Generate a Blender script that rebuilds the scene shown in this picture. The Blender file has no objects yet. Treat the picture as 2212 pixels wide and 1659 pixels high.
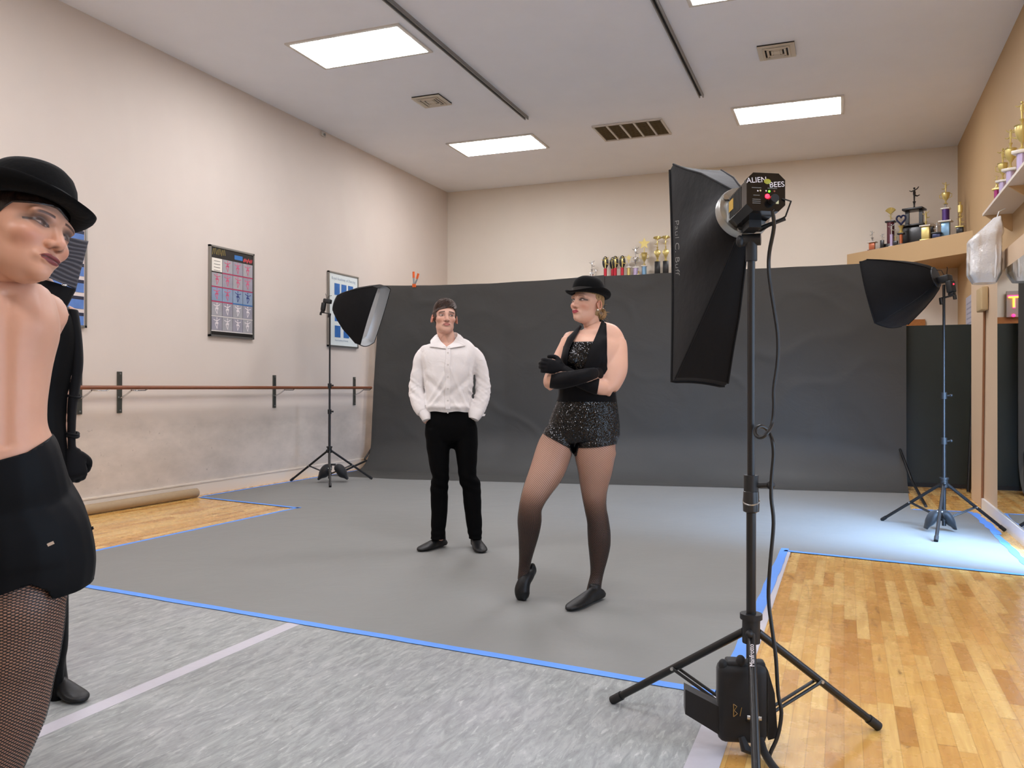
import bpy, bmesh, math, random
import numpy as np
from mathutils import Vector, Matrix, Euler, noise

random.seed(7)
SC = bpy.context.scene
COL = SC.collection
PI = math.pi

# ------------------------------------------------------------------ camera, world, lights, exposure
CAMH = 1.17
FPX, YAW, PITCH, ROLL = 1823.756, 0.374770538, 0.00458451, -0.0018656
cd = bpy.data.cameras.new('camera')
cam = bpy.data.objects.new('camera', cd)
COL.objects.link(cam)
cd.sensor_fit = 'HORIZONTAL'
cd.sensor_width = 36.0
cd.lens = 36.0 * FPX / 2212.0
cd.clip_start = 0.05
cam.location = (0, 0, CAMH)
cam.rotation_euler = (Matrix.Rotation(YAW, 3, 'Z') @ Matrix.Rotation(PI / 2 + PITCH, 3, 'X') @ Matrix.Rotation(-ROLL, 3, 'Z')).to_euler()
SC.camera = cam

w = bpy.data.worlds.new('world')
SC.world = w
w.use_nodes = True
w.node_tree.nodes['Background'].inputs[0].default_value = (0.55, 0.72, 1.0, 1)
w.node_tree.nodes['Background'].inputs[1].default_value = 0.6

SC.view_settings.view_transform = 'Standard'
SC.view_settings.look = 'None'
SC.view_settings.gamma = 1.0
SC.view_settings.use_curve_mapping = False
SC.view_settings.exposure = 0.32
LAMP = 25.0            # emission of the ceiling troffers

# room
XL, XR, YB, YF, ZC = -6.52, 1.50, 13.45, -3.4, 4.62


def area(name, loc, rot, sx, sy, power, col):
    l = bpy.data.lights.new(name, 'AREA')
    l.shape = 'RECTANGLE'
    l.size, l.size_y, l.energy, l.color = sx, sy, power, col
    o = bpy.data.objects.new(name, l)
    o.location, o.rotation_euler = loc, rot
    COL.objects.link(o)
    return o


# daylight through the glazed door in the right wall, just outside the frame
dl = area('daylight', (1.40, 6.42, 1.05), (Matrix.Rotation(math.radians(-48), 3, 'Z') @ Matrix.Rotation(math.radians(58), 3, 'Y')).to_euler(), 1.6, 0.7, 85, (0.36, 0.60, 1.0))
dl.data.spread = math.radians(95)

# added bluish fill in an unseen right-wall opening, lifts the ceiling by bounce
area('added_fill_light', (1.62, 2.0, 1.3), Euler((0, math.radians(90), 0)), 1.8, 3.6, 55, (0.62, 0.78, 1.0))

# ------------------------------------------------------------------ helpers


def lin(c):
    if isinstance(c, str):
        c = tuple(int(c[i:i + 2], 16) / 255 for i in (0, 2, 4))
    return tuple((x / 12.92 if x <= 0.04045 else ((x + 0.055) / 1.055) ** 2.4) for x in c)


class NT:
    def __init__(s, name):
        s.m = bpy.data.materials.new(name)
        s.m.use_nodes = True
        s.t = s.m.node_tree
        s.b = s.t.nodes['Principled BSDF']

    def n(s, typ, **kw):
        x = s.t.nodes.new(typ)
        for k, v in kw.items():
            setattr(x, k, v)
        return x

    def link(s, a, b):
        s.t.links.new(a, b)

    def val(s, sock, v):
        if hasattr(v, 'is_linked') or isinstance(v, bpy.types.NodeSocket):
            s.link(v, sock)
        else:
            sock.default_value = v

    def math(s, op, a, b=0.0, c=None, clamp=False):
        x = s.n('ShaderNodeMath', operation=op)
        x.use_clamp = clamp
        s.val(x.inputs[0], a)
        s.val(x.inputs[1], b)
        if c is not None:
            s.val(x.inputs[2], c)
        return x.outputs[0]

    def pos(s, obj=False):
        if obj:
            return s.n('ShaderNodeTexCoord').outputs['Object']
        return s.n('ShaderNodeNewGeometry').outputs['Position']

    def mapping(s, vec, scale=(1, 1, 1), loc=(0, 0, 0), rot=(0, 0, 0)):
        x = s.n('ShaderNodeMapping')
        s.link(vec, x.inputs[0])
        x.inputs['Scale'].default_value = scale
        x.inputs['Location'].default_value = loc
        x.inputs['Rotation'].default_value = rot
        return x.outputs[0]

    def noise(s, vec, scale, detail=3, rough=0.5, dist=0.0):
        x = s.n('ShaderNodeTexNoise')
        s.link(vec, x.inputs['Vector'])
        x.inputs['Scale'].default_value = scale
        x.inputs['Detail'].default_value = detail
        x.inputs['Roughness'].default_value = rough
        x.inputs['Distortion'].default_value = dist
        return x.outputs['Fac']

    def ramp(s, fac, stops):
        x = s.n('ShaderNodeValToRGB')
        e = x.color_ramp.elements
        while len(e) < len(stops):
            e.new(0.5)
        for i, (p, c) in enumerate(stops):
            e[i].position = p
            if not isinstance(c, (tuple, list)):
                c = (c, c, c)
            e[i].color = (*c[:3], 1)
        s.link(fac, x.inputs[0])
        return x.outputs[0]

    def mix(s, fac, a, b, blend='MIX'):
        x = s.n('ShaderNodeMix', data_type='RGBA', blend_type=blend)
        s.val(x.inputs[0], fac)
        for i, v in ((6, a), (7, b)):
            if isinstance(v, (tuple, list)):
                x.inputs[i].default_value = (*v[:3], 1)
            else:
                s.link(v, x.inputs[i])
        return x.outputs[2]

    def bump(s, h, strength=0.2, dist=0.01):
        x = s.n('ShaderNodeBump')
        x.inputs['Strength'].default_value = strength
        x.inputs['Distance'].default_value = dist
        s.link(h, x.inputs['Height'])
        s.link(x.outputs[0], s.b.inputs['Normal'])

    def base(s, c):
        if isinstance(c, (tuple, list)):
            s.b.inputs['Base Color'].default_value = (*c[:3], 1)
        else:
            s.link(c, s.b.inputs['Base Color'])

    def set(s, **kw):
        for k, v in kw.items():
            s.b.inputs[k.replace('_', ' ')].default_value = v


MATS = {}


def mat(name, col, rough=0.5, metal=0.0, spec=0.5, emit=None, es=1.0, sheen=0.0, var=0.0, vscale=40, bump=0.0, alpha=1.0):
    if name in MATS:
        return MATS[name]
    t = NT(name)
    c = lin(col)
    if var > 0:
        nz = t.noise(t.pos(True), vscale, 4)
        t.base(t.mix(nz, tuple(x * (1 - var) for x in c), tuple(min(1, x * (1 + var)) for x in c)))
    else:
        t.base(c)
    t.set(Roughness=rough, Metallic=metal)
    t.b.inputs['Specular IOR Level'].default_value = spec
    if sheen:
        t.b.inputs['Sheen Weight'].default_value = sheen
    if emit:
        t.b.inputs['Emission Color'].default_value = (*lin(emit), 1)
        t.b.inputs['Emission Strength'].default_value = es
    if bump:
        t.bump(t.noise(t.pos(True), vscale, 4), bump, 0.01)
    if alpha < 1:
        t.b.inputs['Alpha'].default_value = alpha
    MATS[name] = t.m
    return t.m


class MB:
    """collects simple solids and links them as ONE mesh object"""

    def __init__(s):
        s.v, s.f, s.fm = [], [], []
        s.cur = 0

    def add(s, vs, fs):
        o = len(s.v)
        s.v += [tuple(v) for v in vs]
        s.f += [tuple(i + o for i in f) for f in fs]
        s.fm += [s.cur] * len(fs)
        return s

    def box(s, c, size, rot=None):
        hx, hy, hz = [x / 2 for x in size]
        vs = [Vector((x, y, z)) for x in (-hx, hx) for y in (-hy, hy) for z in (-hz, hz)]
        if rot is not None:
            R = rot if isinstance(rot, Matrix) else Euler(rot).to_matrix()
            vs = [R @ v for v in vs]
        vs = [v + Vector(c) for v in vs]
        return s.add(vs, [(0, 1, 3, 2), (4, 6, 7, 5), (0, 4, 5, 1), (2, 3, 7, 6), (0, 2, 6, 4), (1, 5, 7, 3)])

    def rbox(s, c, size, r=0.01, rot=None, seg=3):
        """box with bevelled edges"""
        bm = bmesh.new()
        bmesh.ops.create_cube(bm, size=1)
        for v in bm.verts:
            v.co = Vector((v.co.x * size[0], v.co.y * size[1], v.co.z * size[2]))
        bmesh.ops.bevel(bm, geom=bm.edges[:], offset=r, segments=seg, profile=0.5, affect='EDGES')
        R = Matrix.Identity(3) if rot is None else (rot if isinstance(rot, Matrix) else Euler(rot).to_matrix())
        bm.verts.index_update()
        vs = [R @ v.co + Vector(c) for v in bm.verts]
        fs = [[v.index for v in f.verts] for f in bm.faces]
        bm.free()
        return s.add(vs, fs)

    def tube(s, p0, p1, r, r1=None, n=12):
        return s.path([p0, p1], r if r1 is None else [r, r1], n)

    def path(s, pts, r, n=10, closed=False):
        pts = [Vector(p) for p in pts]
        N = len(pts)
        if not isinstance(r, (list, tuple)):
            r = [r] * N
        vs, fs = [], []
        prev = None
        for i, p in enumerate(pts):
            a = pts[(i - 1) % N] if (closed or i > 0) else pts[i]
            b = pts[(i + 1) % N] if (closed or i < N - 1) else pts[i]
            t = (b - a).normalized()
            if prev is None:
                ref = Vector((0, 0, 1)) if abs(t.z) < 0.9 else Vector((1, 0, 0))
                u = t.cross(ref).normalized()
            else:
                u = (prev - t * prev.dot(t)).normalized()
            prev = u
            w_ = t.cross(u)
            for k in range(n):
                an = 2 * PI * k / n
                vs.append(p + (u * math.cos(an) + w_ * math.sin(an)) * r[i])
        M_ = N if closed else N - 1
        for i in range(M_):
            for k in range(n):
                a = i * n + k
                b = i * n + (k + 1) % n
                c = ((i + 1) % N) * n + (k + 1) % n
                d = ((i + 1) % N) * n + k
                fs.append((a, b, c, d))
        if not closed:
            fs.append(tuple(range(n))[::-1])
            fs.append(tuple((N - 1) * n + k for k in range(n)))
        return s.add(vs, fs)

    def lathe(s, prof, c=(0, 0, 0), n=20, M=None, sx=1.0, sy=1.0):
        """prof: list of (r, z)"""
        vs, fs = [], []
        for r, z in prof:
            for k in range(n):
                a = 2 * PI * k / n
                v = Vector((r * math.cos(a) * sx, r * math.sin(a) * sy, z))
                if M is not None:
                    v = M @ v
                vs.append(v + Vector(c))
        for i in range(len(prof) - 1):
            for k in range(n):
                fs.append((i * n + k, i * n + (k + 1) % n, (i + 1) * n + (k + 1) % n, (i + 1) * n + k))
        fs.append(tuple(range(n))[::-1])
        fs.append(tuple((len(prof) - 1) * n + k for k in range(n)))
        return s.add(vs, fs)

    def ball(s, c, r, n=12, m=8):
        if not isinstance(r, (tuple, list)):
            r = (r, r, r)
        prof = [(max(1e-4, math.sin(PI * i / m)), -math.cos(PI * i / m)) for i in range(m + 1)]
        return s.lathe(prof, c, n, Matrix.Diagonal(r))

    def prism(s, poly, z0, z1, M=None):
        """poly in xy, extruded z0..z1, optional 4x4"""
        n = len(poly)
        vs = [Vector((x, y, z0)) for x, y in poly] + [Vector((x, y, z1)) for x, y in poly]
        if M is not None:
            vs = [M @ v for v in vs]
        fs = [tuple(range(n))[::-1], tuple(range(n, 2 * n))]
        fs += [(i, (i + 1) % n, n + (i + 1) % n, n + i) for i in range(n)]
        return s.add(vs, fs)

    def quad(s, a, b, c, d):
        return s.add([a, b, c, d], [(0, 1, 2, 3)])

    def build(s, name, mats, parent=None, smooth=True, angle=40, fix=True):
        me = bpy.data.meshes.new(name)
        me.from_pydata([tuple(v) for v in s.v], [], s.f)
        if not isinstance(mats, (list, tuple)):
            mats = [mats]
        for m in mats:
            me.materials.append(m)
        for p, k in zip(me.polygons, s.fm):
            p.material_index = k
        if fix:
            bm = bmesh.new()
            bm.from_mesh(me)
            bmesh.ops.recalc_face_normals(bm, faces=bm.faces)
            bm.to_mesh(me)
            bm.free()
        if smooth:
            me.shade_smooth()
            me.set_sharp_from_angle(angle=math.radians(angle))
        o = bpy.data.objects.new(name, me)
        COL.objects.link(o)
        if parent is not None:
            o.parent = parent
        return o


def tag(o, label=None, cat=None, group=None, kind=None):
    if label:
        o['label'] = label
    if cat:
        o['category'] = cat
    if group:
        o['group'] = group
    if kind:
        o['kind'] = kind
    return o


def thing(name, label, cat, loc=(0, 0, 0), rz=0.0, group=None):
    o = bpy.data.objects.new(name, None)
    o.empty_display_size = 0.1
    o.location = loc
    o.rotation_euler = (0, 0, rz)
    COL.objects.link(o)
    return tag(o, label, cat, group)


def struct(o, label=None):
    o['kind'] = 'structure'
    if label:
        o['label'] = label
    return o


def text_mesh(txt, size, M, name, m, parent=None, extrude=0.0005, shear=0.0, spacing=1.0, align='CENTER', thin=0.0):
    """lettering as a thin mesh; M takes text xy plane to its place"""
    cu = bpy.data.curves.new(name, 'FONT')
    cu.body = txt
    cu.size = size
    cu.extrude = extrude
    cu.shear = shear
    cu.offset = -thin
    cu.space_character = spacing
    cu.align_x = align
    cu.align_y = 'CENTER'
    ob = bpy.data.objects.new(name, cu)
    COL.objects.link(ob)
    dg = bpy.context.evaluated_depsgraph_get()
    me = bpy.data.meshes.new_from_object(ob.evaluated_get(dg))
    bpy.data.objects.remove(ob)
    bpy.data.curves.remove(cu)
    me.transform(M)
    me.materials.clear()
    me.materials.append(m)
    o = bpy.data.objects.new(name, me)
    COL.objects.link(o)
    if parent is not None:
        o.parent = parent
    return o


def frame_mat(origin, ex, ey):
    ex = Vector(ex).normalized()
    ez = ex.cross(Vector(ey)).normalized()
    ey = ez.cross(ex)
    M = Matrix((ex, ey, ez)).transposed().to_4x4()
    M.translation = Vector(origin)
    return M


CB = cam.rotation_euler.to_matrix()


def ray(px, py):
    """world direction through a photo pixel, unit depth along the optical axis"""
    return CB @ Vector(((px - 1106) / FPX, -(py - 829.5) / FPX, -1.0))


def dep(px, py, d):
    return Vector((0, 0, CAMH)) + ray(px, py) * d


def onz(px, py, z=0.0):
    r = ray(px, py)
    return dep(px, py, (z - CAMH) / r.z)


def onx(px, py, X):
    r = ray(px, py)
    return dep(px, py, X / r.x)


def ony(px, py, Y):
    r = ray(px, py)
    return dep(px, py, Y / r.y)


def smooth_path(P_, k=4):
    out = []
    for i in range(len(P_) - 1):
        a, b, c, d = P_[max(i - 1, 0)], P_[i], P_[i + 1], P_[min(i + 2, len(P_) - 1)]
        for j in range(k):
            t_ = j / k
            out.append(0.5 * ((2 * b) + (c - a) * t_ + (2 * a - 5 * b + 4 * c - d) * t_ ** 2 + (3 * b - a - 3 * c + d) * t_ ** 3))
    return out + [P_[-1]]
# ------------------------------------------------------------------ surfaces


def m_wall(name, col, dirty=False):
    t = NT(name)
    p = t.pos()
    c = lin(col)
    nz = t.noise(p, 2.2, 5, 0.6)
    a = t.mix(nz, tuple(x * 0.96 for x in c), tuple(min(1, x * 1.03) for x in c))
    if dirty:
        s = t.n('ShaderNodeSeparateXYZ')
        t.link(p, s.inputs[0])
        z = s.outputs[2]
        # scuffed, hand-worn zone below the barre and a patchy darker line right under it
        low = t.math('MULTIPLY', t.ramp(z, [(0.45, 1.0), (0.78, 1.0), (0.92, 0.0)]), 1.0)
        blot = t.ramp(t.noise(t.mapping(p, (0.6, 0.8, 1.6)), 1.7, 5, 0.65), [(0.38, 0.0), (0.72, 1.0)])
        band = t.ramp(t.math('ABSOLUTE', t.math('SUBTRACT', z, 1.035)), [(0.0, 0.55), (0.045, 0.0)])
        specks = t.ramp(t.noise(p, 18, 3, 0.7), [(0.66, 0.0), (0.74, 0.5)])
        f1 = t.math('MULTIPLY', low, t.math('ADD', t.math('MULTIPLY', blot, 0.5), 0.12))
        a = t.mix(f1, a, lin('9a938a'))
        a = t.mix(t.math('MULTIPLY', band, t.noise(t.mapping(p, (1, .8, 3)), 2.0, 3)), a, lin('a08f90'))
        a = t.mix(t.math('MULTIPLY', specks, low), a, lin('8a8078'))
    t.base(a)
    t.set(Roughness=0.6)
    t.b.inputs['Specular IOR Level'].default_value = 0.25
    t.bump(t.noise(p, 140, 2), 0.08, 0.002)
    return t.m


def m_wood():
    t = NT('maple_strip_floor')
    p = t.pos()
    s = t.n('ShaderNodeSeparateXYZ')
    t.link(p, s.inputs[0])
    x, y = s.outputs[0], s.outputs[1]
    xr = t.math('DIVIDE', x, 0.0572)
    row = t.math('FLOOR', xr)
    wn = t.n('ShaderNodeTexWhiteNoise', noise_dimensions='1D')
    t.link(row, wn.inputs['W'])
    yy = t.math('ADD', t.math('DIVIDE', y, 0.55), t.math('MULTIPLY', wn.outputs['Value'], 17.0))
    yy = t.math('ADD', yy, t.math('MULTIPLY', t.math('SINE', t.math('MULTIPLY', yy, 2.3)), 0.3))
    cell = t.math('FLOOR', yy)
    cv = t.n('ShaderNodeCombineXYZ')
    t.link(row, cv.inputs[0])
    t.link(cell, cv.inputs[1])
    w2 = t.n('ShaderNodeTexWhiteNoise', noise_dimensions='2D')
    t.link(cv.outputs[0], w2.inputs['Vector'])
    rnd = w2.outputs['Value']
    base = t.ramp(rnd, [(0.0, lin('bd8842')), (0.14, lin('d3a055')), (0.5, lin('deb164')), (0.86, lin('e9c37a')), (1.0, lin('c49250'))])
    # grain
    off = t.n('ShaderNodeCombineXYZ')
    t.link(t.math('MULTIPLY', rnd, 40.0), off.inputs[1])
    t.link(t.math('MULTIPLY', rnd, 13.0), off.inputs[2])
    va = t.n('ShaderNodeVectorMath', operation='ADD')
    t.link(p, va.inputs[0])
    t.link(off.outputs[0], va.inputs[1])
    g = t.noise(t.mapping(va.outputs[0], (22, 1.6, 1)), 2.0, 5, 0.65, 0.6)
    base = t.mix(t.ramp(g, [(0.35, 0.0), (0.8, 0.55)]), base, lin('a5682c'))
    k = t.noise(t.mapping(va.outputs[0], (9, 2.2, 1)), 1.6, 4, 0.6, 1.2)
    base = t.mix(t.ramp(k, [(0.62, 0.0), (0.80, 0.85)]), base, lin('6b431d'))
    fr = t.math('FRACT', xr)
    ex = t.math('MINIMUM', fr, t.math('SUBTRACT', 1.0, fr))
    fy = t.math('FRACT', yy)
    ey = t.math('MULTIPLY', t.math('MINIMUM', fy, t.math('SUBTRACT', 1.0, fy)), 9.0)
    e = t.math('MINIMUM', ex, ey)
    seam = t.ramp(e, [(0.0, 1.0), (0.035, 0.0)])
    base = t.mix(t.math('MULTIPLY', seam, 0.55), base, lin('7a4a1e'))
    t.base(base)
    t.link(t.ramp(t.noise(p, 9, 4, 0.6), [(0.3, 0.2), (0.7, 0.34)]), t.b.inputs['Roughness'])
    t.b.inputs['Coat Weight'].default_value = 0.25
    t.b.inputs['Coat Roughness'].default_value = 0.08
    t.bump(t.noise(t.mapping(p, (6, 2, 1)), 3.0, 3), 0.05, 0.01)
    return t.m


def m_marley():
    t = NT('marbled_grey_vinyl')
    p = t.pos()
    n1 = t.noise(t.mapping(p, (17, 4.2, 1), rot=(0, 0, 0.12)), 1.6, 8, 0.66, 0.9)
    n2 = t.noise(t.mapping(p, (34, 8, 1), loc=(3, 7, 0), rot=(0, 0, 0.12)), 1.5, 6, 0.7, 0.6)
    n3 = t.noise(p, 1.3, 4, 0.55)
    c = t.ramp(n1, [(0.3, lin('7a7d7c')), (0.5, lin('929593')), (0.68, lin('a7a9a7'))])
    c = t.mix(t.ramp(n2, [(0.56, 0.0), (0.72, 0.65)]), c, lin('cfd0cd'))
    c = t.mix(t.ramp(n2, [(0.26, 0.7), (0.42, 0.0)]), c, lin('5f6160'))
    c = t.mix(t.ramp(n3, [(0.45, 0.0), (0.75, 0.3)]), c, lin('8f8a93'))
    t.base(c)
    t.set(Roughness=0.45)
    t.b.inputs['Specular IOR Level'].default_value = 0.3
    return t.m


def m_paper(name, col):
    t = NT(name)
    p = t.pos()
    c = lin(col)
    n1 = t.noise(p, 1.1, 5, 0.6)
    t.base(t.mix(n1, tuple(x * 0.92 for x in c), tuple(x * 1.08 for x in c)))
    t.set(Roughness=0.55)
    t.b.inputs['Specular IOR Level'].default_value = 0.4
    t.bump(t.noise(p, 2.4, 4, 0.55, 0.8), 0.25, 0.03)
    return t.m


W_WALL = m_wall('cream_wall_paint', 'e3d9cb')
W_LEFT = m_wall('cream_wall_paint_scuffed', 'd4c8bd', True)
W_TAN = m_wall('tan_wall_paint', 'b99b74')
W_TAN2 = m_wall('tan_gypsum_paint', 'c5a67c')
W_CEIL = m_wall('white_ceiling_paint', 'eff2f9')
M_WOOD = m_wood()
M_MARLEY = m_marley()
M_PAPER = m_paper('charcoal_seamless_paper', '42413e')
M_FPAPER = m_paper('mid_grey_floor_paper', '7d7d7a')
BLACK = mat('black_satin_metal', '0f0f10', 0.38, 0.0, 0.5)
BLACKP = mat('black_matte_plastic', '121213', 0.55)
NYLON = mat('black_nylon_cloth', '0e0e10', 0.62, 0, 0.35, sheen=0.15, var=0.25, vscale=9, bump=0.25)
STEEL = mat('brushed_steel', 'b9b9b7', 0.32, 0.9)
CHROME = mat('chrome', 'd9dadb', 0.15, 1.0)
DARKSTEEL = mat('dark_bracket_steel', '5b5d58', 0.4, 0.7)
WHITEP = mat('white_paint', 'e9e6e0', 0.45)
TAPE = mat('blue_painters_tape', '5a92e6', 0.6, var=0.06, vscale=20)
GREYTAPE = mat('pale_grey_vinyl_tape', 'b9b6bd', 0.5, var=0.05)
GOLD = mat('gold_plastic', 'd9c67e', 0.3, 0.6)
SILVER = mat('silver_plastic', 'd8d9da', 0.22, 0.75)

# ------------------------------------------------------------------ room shell


def plane_box(name, c, size, m):
    return MB().box(c, size).build(name, m, smooth=False)


T = 0.15
struct(plane_box('floor', ((XL + XR) / 2, (YB + YF) / 2, -T / 2), (XR - XL + 2 * T, YB - YF + 2 * T, T), M_WOOD), 'glossy honey maple strip floor')
struct(plane_box('ceiling', ((XL + XR) / 2, (YB + YF) / 2, ZC + T / 2), (XR - XL + 2 * T, YB - YF + 2 * T, T), W_CEIL), 'smooth white ceiling')
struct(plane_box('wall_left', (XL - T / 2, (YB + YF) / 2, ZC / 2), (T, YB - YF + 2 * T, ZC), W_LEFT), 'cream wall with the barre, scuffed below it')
struct(plane_box('wall_back', ((XL + XR) / 2, YB + T / 2, ZC / 2), (XR - XL, T, ZC), W_WALL), 'cream wall behind the grey paper')
struct(plane_box('wall_front', ((XL + XR) / 2, YF - T / 2, ZC / 2), (XR - XL, T, ZC), W_WALL))
# right wall; its lower part is furred out to X = 1.26 and has the door opening (Y 5.55..7.15, up to 2.12 m)
XF = 1.26
rw = MB()
rw.box((XR + T / 2, (YF + 0.1) / 2, ZC / 2), (T, 0.1 - YF, ZC))
rw.box((XR + T / 2, (3.9 + 5.55) / 2, ZC / 2), (T, 1.65, ZC))
rw.box((XR + T / 2, 2.0, 0.175), (T, 3.8, 0.35))
rw.box((XR + T / 2, 2.0, (2.25 + ZC) / 2), (T, 3.8, ZC - 2.25))
rw.box((XR + T / 2, (7.15 + YB) / 2, ZC / 2), (T, YB - 7.15, ZC))
rw.box((XR + T / 2, 6.35, (2.12 + ZC) / 2), (T, 1.6, ZC - 2.12))
struct(rw.build('wall_right', W_TAN, smooth=False), 'tan upper wall with the trophy shelf')
fu = MB()
fu.box(((XF + XR) / 2, (YF + 0.1) / 2, 1.17), (XR - XF, 0.1 - YF, 2.34))
fu.box(((XF + XR) / 2, (3.9 + 5.55) / 2, 1.17), (XR - XF, 1.65, 2.34))
fu.box(((XF + XR) / 2, 2.0, 0.175), (XR - XF, 3.8, 0.35))
fu.box(((XF + XR) / 2, 2.0, 2.295), (XR - XF, 3.8, 0.09))
fu.box(((XF + XR) / 2, (7.15 + 10.15) / 2, 1.17), (XR - XF, 3.0, 2.34))
fu.box(((XF + XR) / 2, 6.35, 2.23), (XR - XF, 1.6, 0.22))
struct(fu.build('wall_right_lower', m_wall('beige_lower_wall_paint', 'cdb294'), smooth=False), 'beige lower part of the right wall that carries the mirror')
dr = MB()
for y in (5.58, 7.12):
    dr.box((XF + 0.1, y, 1.06), (0.1, 0.06, 2.12))
dr.box((XF + 0.1, 6.35, 2.09), (0.1, 1.6, 0.06))
dr.box((XF + 0.1, 6.35, 0.04), (0.1, 1.6, 0.08))
wf = MB()  # frame of the added window, out of view, made up for the fill light
for y in (0.13, 1.37, 2.63, 3.87):
    wf.box((XR - 0.06, y, 1.3), (0.06, 0.06, 1.9))
for z in (0.38, 2.22):
    wf.box((XR - 0.06, 2.0, z), (0.06, 3.8, 0.06))
struct(wf.build('added_window_1', BLACK, smooth=False))
struct(dr.build('door_1', BLACK, smooth=False))

# baseboards
bb = MB()
bb.box((XL + 0.009, (YF + YB) / 2, 0.065), (0.018, YB - YF, 0.13))
bb.box((XL + 0.012, (YF + YB) / 2, 0.138), (0.024, YB - YF, 0.016))
struct(bb.build('baseboard_left', mat('cream_baseboard_paint', 'ded2c3', 0.45), smooth=False))
struct(plane_box('baseboard_back', ((XL + XR) / 2, YB - 0.009, 0.06), (XR - XL, 0.018, 0.12), WHITEP))

kb = MB().box((XF - 0.011, 8.16, 0.055), (0.022, 2.28, 0.11))
struct(kb.build('baseboard_right', mat('glossy_white_trim', 'e6e6e6', 0.3), smooth=False), 'white baseboard under the mirror')

# wood trim strip on the back wall at the right
struct(plane_box('trim_1', (0.2, YB - 0.02, 2.12), (1.76, 0.04, 0.09), mat('orange_wood_trim', 'a86a2e', 0.45, var=0.2)), 'orange wood trim strip on the back wall')

# diagonal soffit ledge across the back right corner
sf = MB()
sf.prism([(XR - 1.46, YB), (XR, YB - 1.5), (XR, YB)], 2.885, 3.155)
struct(sf.build('wall_soffit', W_TAN2, smooth=False), 'tan corner ledge carrying trophies')
plane_box  # keep helper
sj = MB().box((0.60, 12.90 - 0.003, 3.02), (0.008, 0.008, 0.27), (0, 0, math.radians(-45)))
struct(sj.build('trim_2', mat('soffit_joint', '9c8158', 0.7), smooth=False))

# mirror on the lower right wall
mr = thing('wall_mirror', 'tall frameless mirror at the right edge of the photo, showing the dark board', 'mirror', (XF, 7.75, 0.115))
MB().box((-0.003, 0, 1.03), (0.006, 1.4, 2.06)).build('backing', mat('mirror_backing', '4a4a48', 0.6), mr, False)
MB().box((-0.0075, 0, 1.03), (0.003, 1.396, 2.056)).build('glass', mat('mirror_silver', 'e4e9e8', 0.015, 1.0), mr, False)

# ------------------------------------------------------------------ ceiling fittings
M_DIFF = mat('lit_acrylic_diffuser', 'ffffff', 0.5, emit='fbfaff', es=LAMP)
M_WFRAME = mat('white_fitting_frame', 'cfcac2', 0.5)


def troffer(x, y, label, lw=1.22, ll=0.64):
    t = thing('ceiling_light', label, 'light', (x, y, ZC), 0, 'recessed ceiling lights')
    f = MB()
    for sx in (-1, 1):
        f.box((sx * (lw / 2 + 0.02), 0, -0.008), (0.04, ll + 0.08, 0.016))
        f.box((0, sx * (ll / 2 + 0.02), -0.008), (lw, 0.04, 0.016))
    f.build('frame', M_WFRAME, t, False)
    MB().box((0, 0, -0.012), (lw, ll, 0.012)).build('diffuser', M_DIFF, t, False)
    return t


troffer(-4.57, 7.38, 'large lit ceiling panel at upper left, nearest the left wall')
troffer(-4.58, 11.08, 'lit ceiling panel near the back left corner of the ceiling')
troffer(-0.65, 10.98, 'lit ceiling panel above the tall softbox, right of the slatted grille')
troffer(-0.65, 7.30, 'lit ceiling panel cut off by the top edge of the photo')
for x in (-4.57, -0.65):
    for y in (3.6, -0.2):
        troffer(x, y, 'lit ceiling panel out of sight above the camera side of the studio')


def square_vent(x, y, label):
    t = thing('ceiling_vent', label, 'vent', (x, y, ZC), 0, 'square ceiling air vents')
    w_ = 0.36
    MB().box((0, 0, -0.004), (w_, w_, 0.006)).build('backing', mat('vent_dark', '3a3937', 0.8), t, False)
    for k, (a, z) in enumerate(((w_, -0.02), (0.27, -0.03), (0.19, -0.026), (0.11, -0.022))):
        m = MB()
        wd = 0.045 if k == 0 else 0.022
        for sx in (-1, 1):
            m.box((sx * (a / 2 - wd / 2), 0, z), (wd, a, 0.012), (0, sx * (0.0 if k == 0 else 0.5), 0))
            m.box((0, sx * (a / 2 - wd / 2), z), (a - 2 * wd, wd, 0.012), (-sx * (0.0 if k == 0 else 0.5), 0, 0))
        m.build('frame' if k == 0 else 'louvre', mat('vent_enamel', 'c9bfae', 0.4), t, False)
    MB().box((0, 0, -0.02), (0.06, 0.06, 0.01)).build('centre_plate', mat('vent_enamel', 'c9bfae', 0.4), t, False)


square_vent(-4.60, 9.05, 'square white ceiling vent between the two left light panels')
square_vent(-0.64, 8.98, 'square ceiling vent on the right side, behind the light at the top edge')

g = thing('return_air_grille', 'wide ceiling grille with five dark filter panels', 'vent', (-2.63, 11.05, ZC))
gm = MB()
gw, gl = 0.92, 0.7
for k in range(6):
    gm.box((-gw / 2 + 0.01 + k * (gw - 0.02) / 5, 0, -0.012), (0.024, gl, 0.02))
for sy in (-1, 1):
    gm.box((0, sy * (gl / 2 - 0.012), -0.012), (gw, 0.03, 0.02))
gm.build('frame', M_WFRAME, g, False)
for k in range(5):
    s = MB()
    cx = -gw / 2 + 0.01 + (k + 0.5) * (gw - 0.02) / 5
    for j in range(16):
        s.box((cx, -gl / 2 + 0.04 + j * (gl - 0.08) / 15, -0.008), (0.155, 0.03, 0.004), (0.5, 0, 0))
    s.box((cx, 0, -0.002), (0.16, gl - 0.04, 0.002))
    s.build('louvre_panel', mat('grille_tan', '8b7858', 0.6), g, False)

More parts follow.
